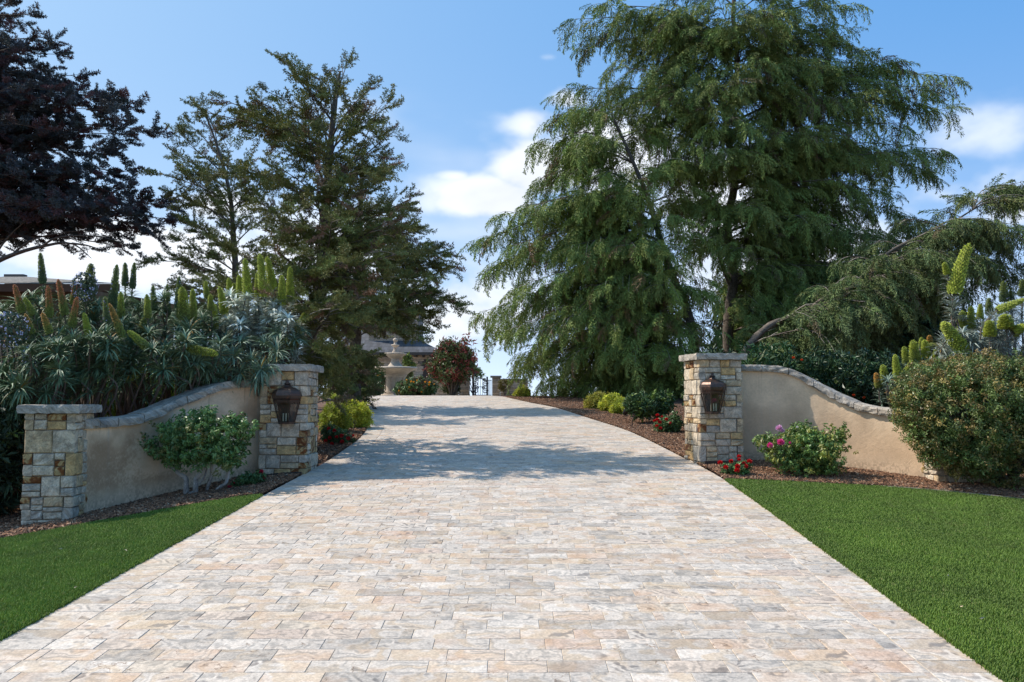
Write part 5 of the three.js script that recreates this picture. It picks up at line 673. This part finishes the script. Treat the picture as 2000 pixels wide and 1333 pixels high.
  echium({ seed: 2, label: 'echium with orange-brown spikes and a tall dark flower head before the shingle roof', d: 9.4, base: bs(160, 9.9), leaf: DEEP, len: 0.19, leafy: 0.3, spikes: [[126, 616, 114, 546, 14, 'r'], [140, 640, 148, 580, 13, 'r', -0.2], [174, 660, 163, 611, 13, 'l', -0.2], [142, 595, 144, 555, 11, 'r', 0.3], [209, 631, 204, 580, 12, 'd'], [211, 674, 209, 643, 9, 'o', -0.2], [172, 575, 178, 515, 20, 'd', 0.5]], poms: [[165, 560, 24, 0.3]], tufts: [...F(160, 665, 14, 110, 70, 4, -0.1), ...F(150, 610, 9, 120, 60, 5, 0.5), ...F(170, 720, 7, 120, 50, 32, 0.1), [120, 720, -0.3, 0, 0.5, 0.8], [190, 720, -0.2, 0.1, 0.5, 0.8]] });
  echium({ seed: 3, label: 'echium with a tilted orange spike among dark green ones', d: 9.8, base: bs(255, 10.5), leaf: DEEP, len: 0.19, leafy: 0.3, spikes: [[240, 660, 214, 594, 14, 'y', -0.3], [236, 621, 236, 570, 13, 'o'], [218, 602, 228, 517, 15, 'd', 0.2], [244, 559, 244, 513, 12, 'd', 0.9], [258, 564, 262, 513, 11, 'd', 0.9], [288, 622, 288, 575, 13, 'o'], [301, 614, 298, 558, 12, 'd', 0.4], [288, 680, 250, 645, 16, 'o', -0.4], [278, 656, 281, 621, 17, 'd'], [264, 722, 290, 726, 13, 'd', -0.3], [240, 742, 270, 736, 13, 'd', -0.3]], tufts: [...F(265, 650, 14, 110, 80, 6), ...F(280, 610, 8, 120, 50, 7, 0.6), ...F(290, 700, 9, 100, 50, 8, -0.2), ...F(270, 750, 5, 100, 30, 33, 0.2)] });
  echium({ seed: 4, label: 'echium with olive spikes and flower heads lying sideways over the wall', d: 10.3, base: bs(350, 11.1), leaf: [0.175, 0.255, 0.145], len: 0.2, leafy: 0.3, spikes: [[324, 619, 326, 556, 14, 'd'], [358, 626, 358, 561, 22, 'o'], [376, 626, 377, 565, 15, 'o', 0.1], [346, 602, 350, 540, 11, 'd', 0.5], [404, 583, 401, 549, 11, 'o', 0.5], [412, 607, 410, 575, 12, 'o', 0.2], [367, 682, 426, 690, 18, 'o', -0.5], [348, 694, 302, 690, 18, 'd', -0.5], [326, 730, 300, 735, 13, 'd', -0.5], [310, 745, 336, 733, 13, 'd', -0.5]], tufts: [...F(350, 660, 16, 110, 70, 9), ...F(390, 690, 8, 90, 50, 10, -0.3), ...F(380, 620, 8, 100, 40, 11, 0.5), [330, 700, -0.4, 0, 0.5, 0.9], [400, 720, -0.3, 0, 0.4, 0.9], ...F(370, 730, 6, 90, 30, 34, 0)] });
  echium({ seed: 5, label: 'silver leaved echium with bright upright lime spikes beside the lantern pillar', d: 10.9, base: bs(490, 11.6), leaf: SILVER, len: 0.15, leafy: 0.66, dense: 15, leafWide: 1.15, spikes: [[418, 643, 418, 594, 15, 'l', -0.2], [438, 614, 430, 561, 15, 'b'], [446, 602, 440, 573, 11, 'l', 0.2], [449, 585, 446, 543, 12, 'l', 0.3], [460, 588, 456, 553, 12, 'l', 0.4], [468, 583, 466, 538, 13, 'l', 0.2], [484, 583, 478, 505, 17, 'l'], [503, 580, 502, 533, 12, 'l', 0.2], [516, 580, 506, 498, 18, 'b', -0.1], [532, 566, 524, 501, 17, 'b'], [550, 597, 550, 538, 15, 'l', -0.1], [566, 585, 566, 521, 15, 'l', 0.1], [590, 626, 594, 611, 10, 'l', 0.3]], tufts: [...F(500, 630, 16, 150, 70, 41, -0.1), ...F(510, 600, 8, 130, 40, 42, 0.1)] });
  echium({ seed: 6, label: 'green leafy echium without spikes tumbling over the wall beside the lantern pillar', d: 10.5, base: bs(480, 11.2), leaf: [0.19, 0.28, 0.18], len: 0.21, leafy: 0.22, spikes: [], tufts: [[432, 738, -0.3, -0.2, 0.5, 0.9], [470, 730, -0.35, 0, 0.4, 1], [500, 742, -0.35, 0.1, 0.3, 1], [455, 700, -0.3, -0.1, 0.7, 0.7], [490, 705, -0.3, 0, 0.6, 0.8], [525, 715, -0.3, 0.2, 0.5, 0.9], [540, 690, -0.2, 0.3, 0.7, 0.6], [575, 665, 0.1, 0.5, 0.7, 0.4], [560, 640, 0.2, 0.4, 0.8, 0.3], [420, 700, -0.2, -0.4, 0.6, 0.6], [515, 675, 0, 0.1, 0.9, 0.4], [470, 670, 0, 0, 0.9, 0.4], [585, 650, 0.4, 0.5, 0.8, 0.2], [440, 665, 0.1, -0.3, 0.8, 0.4], [510, 725, -0.4, 0.1, 0.3, 1], [545, 655, 0.1, 0.3, 0.8, 0.5]] });
  echium({ seed: 7, label: 'tall silvery echium with one big curved lime spike above the rounded shrub', d: 11.6, base: bs(1890, 11.7), leaf: [0.33, 0.38, 0.32], len: 0.19, leafy: 0.35, spikes: [[1864, 575, 1883, 474, 26, 'b'], [1851, 536, 1844, 513, 12, 'l', 0.05], [1882, 688, 1842, 629, 27, 'l', -0.3], [1880, 658, 1878, 607, 17, 'o', 0.2], [1898, 642, 1896, 599, 15, 'o', 0.1], [1915, 624, 1915, 594, 12, 'l', 0.2], [1933, 615, 1933, 582, 14, 'd', 0.3]], tufts: [...F(1890, 680, 12, 110, 70, 13), [1865, 600, 0, 0, 1, 0.1], [1880, 630, 0.2, 0, 1, 0.1]] });
  echium({ seed: 8, label: 'broad silvery echium with lime heads leaning sideways over the rounded shrub', d: 11.4, base: bs(1970, 11.5), leaf: [0.35, 0.40, 0.35], len: 0.19, leafy: 0.35, spikes: [[1962, 590, 1961, 549, 16, 'd', 0.4], [1975, 586, 1975, 567, 10, 'd', 0.4], [1997, 579, 1998, 545, 14, 'd', 0.4], [1948, 607, 2002, 585, 15, 'l', -0.1], [1934, 658, 1933, 626, 22, 'l', -0.3], [1966, 642, 1962, 614, 28, 'l', -0.3], [1979, 650, 2004, 637, 20, 'l', -0.3]], tufts: [...F(1960, 675, 18, 120, 60, 14), ...F(1985, 630, 8, 80, 60, 15, 0.3)] });
  echium({ seed: 9, label: 'low echium with a row of short upright yellow-green spikes behind the wall end', d: 11.7, base: bs(1790, 12), leaf: [0.19, 0.26, 0.19], len: 0.15, leafy: 0.25, spikes: [[1717, 757, 1711, 729, 13, 'y'], [1731, 748, 1725, 713, 16, 'o', 0.1], [1755, 743, 1748, 693, 15, 'l'], [1772, 712, 1767, 677, 14, 'o', 0.3], [1788, 710, 1784, 665, 19, 'o', 0.2], [1810, 701, 1806, 664, 16, 'l', 0.2], [1799, 687, 1799, 659, 10, 'o', 0.4], [1833, 714, 1830, 682, 17, 'o', 0.1], [1765, 732, 1783, 704, 10, 'l', -0.1], [1790, 741, 1790, 722, 9, 'l', -0.2], [1812, 727, 1814, 703, 13, 'l', -0.1], [1812, 676, 1853, 673, 9, 'y', 0.3], [1817, 676, 1816, 655, 12, 'y', 0.4], [1763, 755, 1740, 742, 10, 'y', -0.1]], tufts: [...F(1775, 755, 12, 100, 40, 16), ...F(1810, 730, 8, 60, 40, 17)] });
}
// ---------------------------------------------------------------- small things in the beds
{
  const black = std({ color: lin(0.012, 0.012, 0.013), roughness: 0.5 }), dark = std({ color: lin(0.055, 0.042, 0.036), roughness: 0.8, map: stoneTex });
  const spot = (label, b, s, turn, tall) => { const t = thing('garden_spotlight', label, 'spotlight', b, turn, 'garden spotlights'); t.scale.setScalar(s); part('stake', new THREE.CylinderGeometry(0.012, 0.012, tall, 8).translate(0, tall / 2 - 0.03, 0), black, t); const h = new THREE.LatheGeometry([[0, -0.07], [0.03, -0.065], [0.034, 0], [0.045, 0.05], [0.05, 0.11], [0.045, 0.11], [0.04, 0.06], [0, 0.05]].map(p => new THREE.Vector2(...p)), 16); h.rotateX(0.9); h.translate(0, tall + 0.03, 0); part('lamp_head', h, black, t); };
  spot('black garden spotlight at the foot of the shaded stucco wall', ground(323, 962), 0.75, 2.6, 0.1); spot('black garden spotlight in front of the lime shrubs', ground(1224, 816), 1.7, 0.4, 0.06);
  for (const [a, py, h, label] of [[1235, 838, 24, 'thin metal stake in the mulch near the black spotlight'], [689, 858, 30, 'thin metal stake in the shaded mulch by the red flowers']]) { const b = ground(a, py), g = tube([V(0, -0.05, 0), V(0, h * -b.z / FPX * 0.6, 0), V(0.03, h * -b.z / FPX, 0)], 0.008, 0.006, 6); const t = thing('garden_stake', label, 'stake', b, 0, 'garden stakes'); part('rod', g, dark, t); part('hook', new THREE.TorusGeometry(0.025, 0.006, 6, 12).translate(0.03, h * -b.z / FPX + 0.02, 0), dark, t); }
  const edging = (label, pts, h) => { const P = pts.map(p => onGround(p[0], p[1])), c = new THREE.CatmullRomCurve3(P), n = 14, list = []; const t = thing('bed_edging', label, 'edging', P[0].clone()); for (let i = 0; i < n; i++) { const a = c.getPoint(i / n), b = c.getPoint((i + 1) / n), m = a.clone().lerp(b, 0.5), g = box(a.distanceTo(b) + 0.004, h, 0.022); g.translate(0, h / 2 - 0.01, 0); g.rotateZ(Math.atan2(b.y - a.y, Math.hypot(b.x - a.x, b.z - a.z))); g.rotateY(-Math.atan2(b.z - a.z, b.x - a.x)); g.translate(m.x - P[0].x, m.y - P[0].y, m.z - P[0].z); list.push(g); } part('board', merged(list), dark, t); };
  edging('dark edging board at the foot of the sunlit pillar', [[2.60, 10.86], [2.85, 10.9], [3.15, 10.86]], 0.085);
  edging('black edging strip along the foot of the shaded pillar', [[-3.25, 10.1], [-2.95, 10.12], [-2.66, 10.16]], 0.05);
  { // pale kerb along the lawn
    const pos = [], idx = [], uv = []; const n = 30, pr = [[-0.035, -0.06], [-0.035, 0.022], [0.035, 0.022], [0.035, -0.06]]; for (let i = 0; i <= n; i++) { const o = lerp(1.75, 6.2, i / n), d = lawnR(o), x = edgeR(d) + o; pr.forEach(([a, y]) => { pos.push(x, H(x, -d) + y, -d - a); uv.push(o, y + a); }); } for (let i = 0; i < n; i++) for (let k = 0; k < 3; k++) { const a = i * 4 + k; idx.push(a, a + 1, a + 5, a, a + 5, a + 4); } const k = thing('lawn_kerb', 'narrow pale concrete kerb between lawn and mulch', 'kerb', V(0, 0, 0)); part('strip', flat(geom(pos, idx, uv)), std({ color: lin(0.42, 0.37, 0.31), map: stoneTex, roughness: 1, side: THREE.DoubleSide }), k);
  }
  { const r = rng(301), fallen = leafBunch(31, 1, 0.001, 0.04, 0.014, 0); for (const [px, py] of [[122, 1081], [248, 1085], [143, 1158], [1851, 1135], [1876, 1196], [1913, 1220]]) { const b = ground(px, py); const t = thing('fallen_leaf', 'small dry fallen leaf lying on the lawn', 'leaf', b.add(V(0, 0.03, 0)), r() * 6, 'fallen leaves'); part('blade', fallen, std({ color: lin(0.5, 0.42, 0.28), roughness: 0.9, side: THREE.DoubleSide }), t); } }
}
renderer.render(scene, camera);
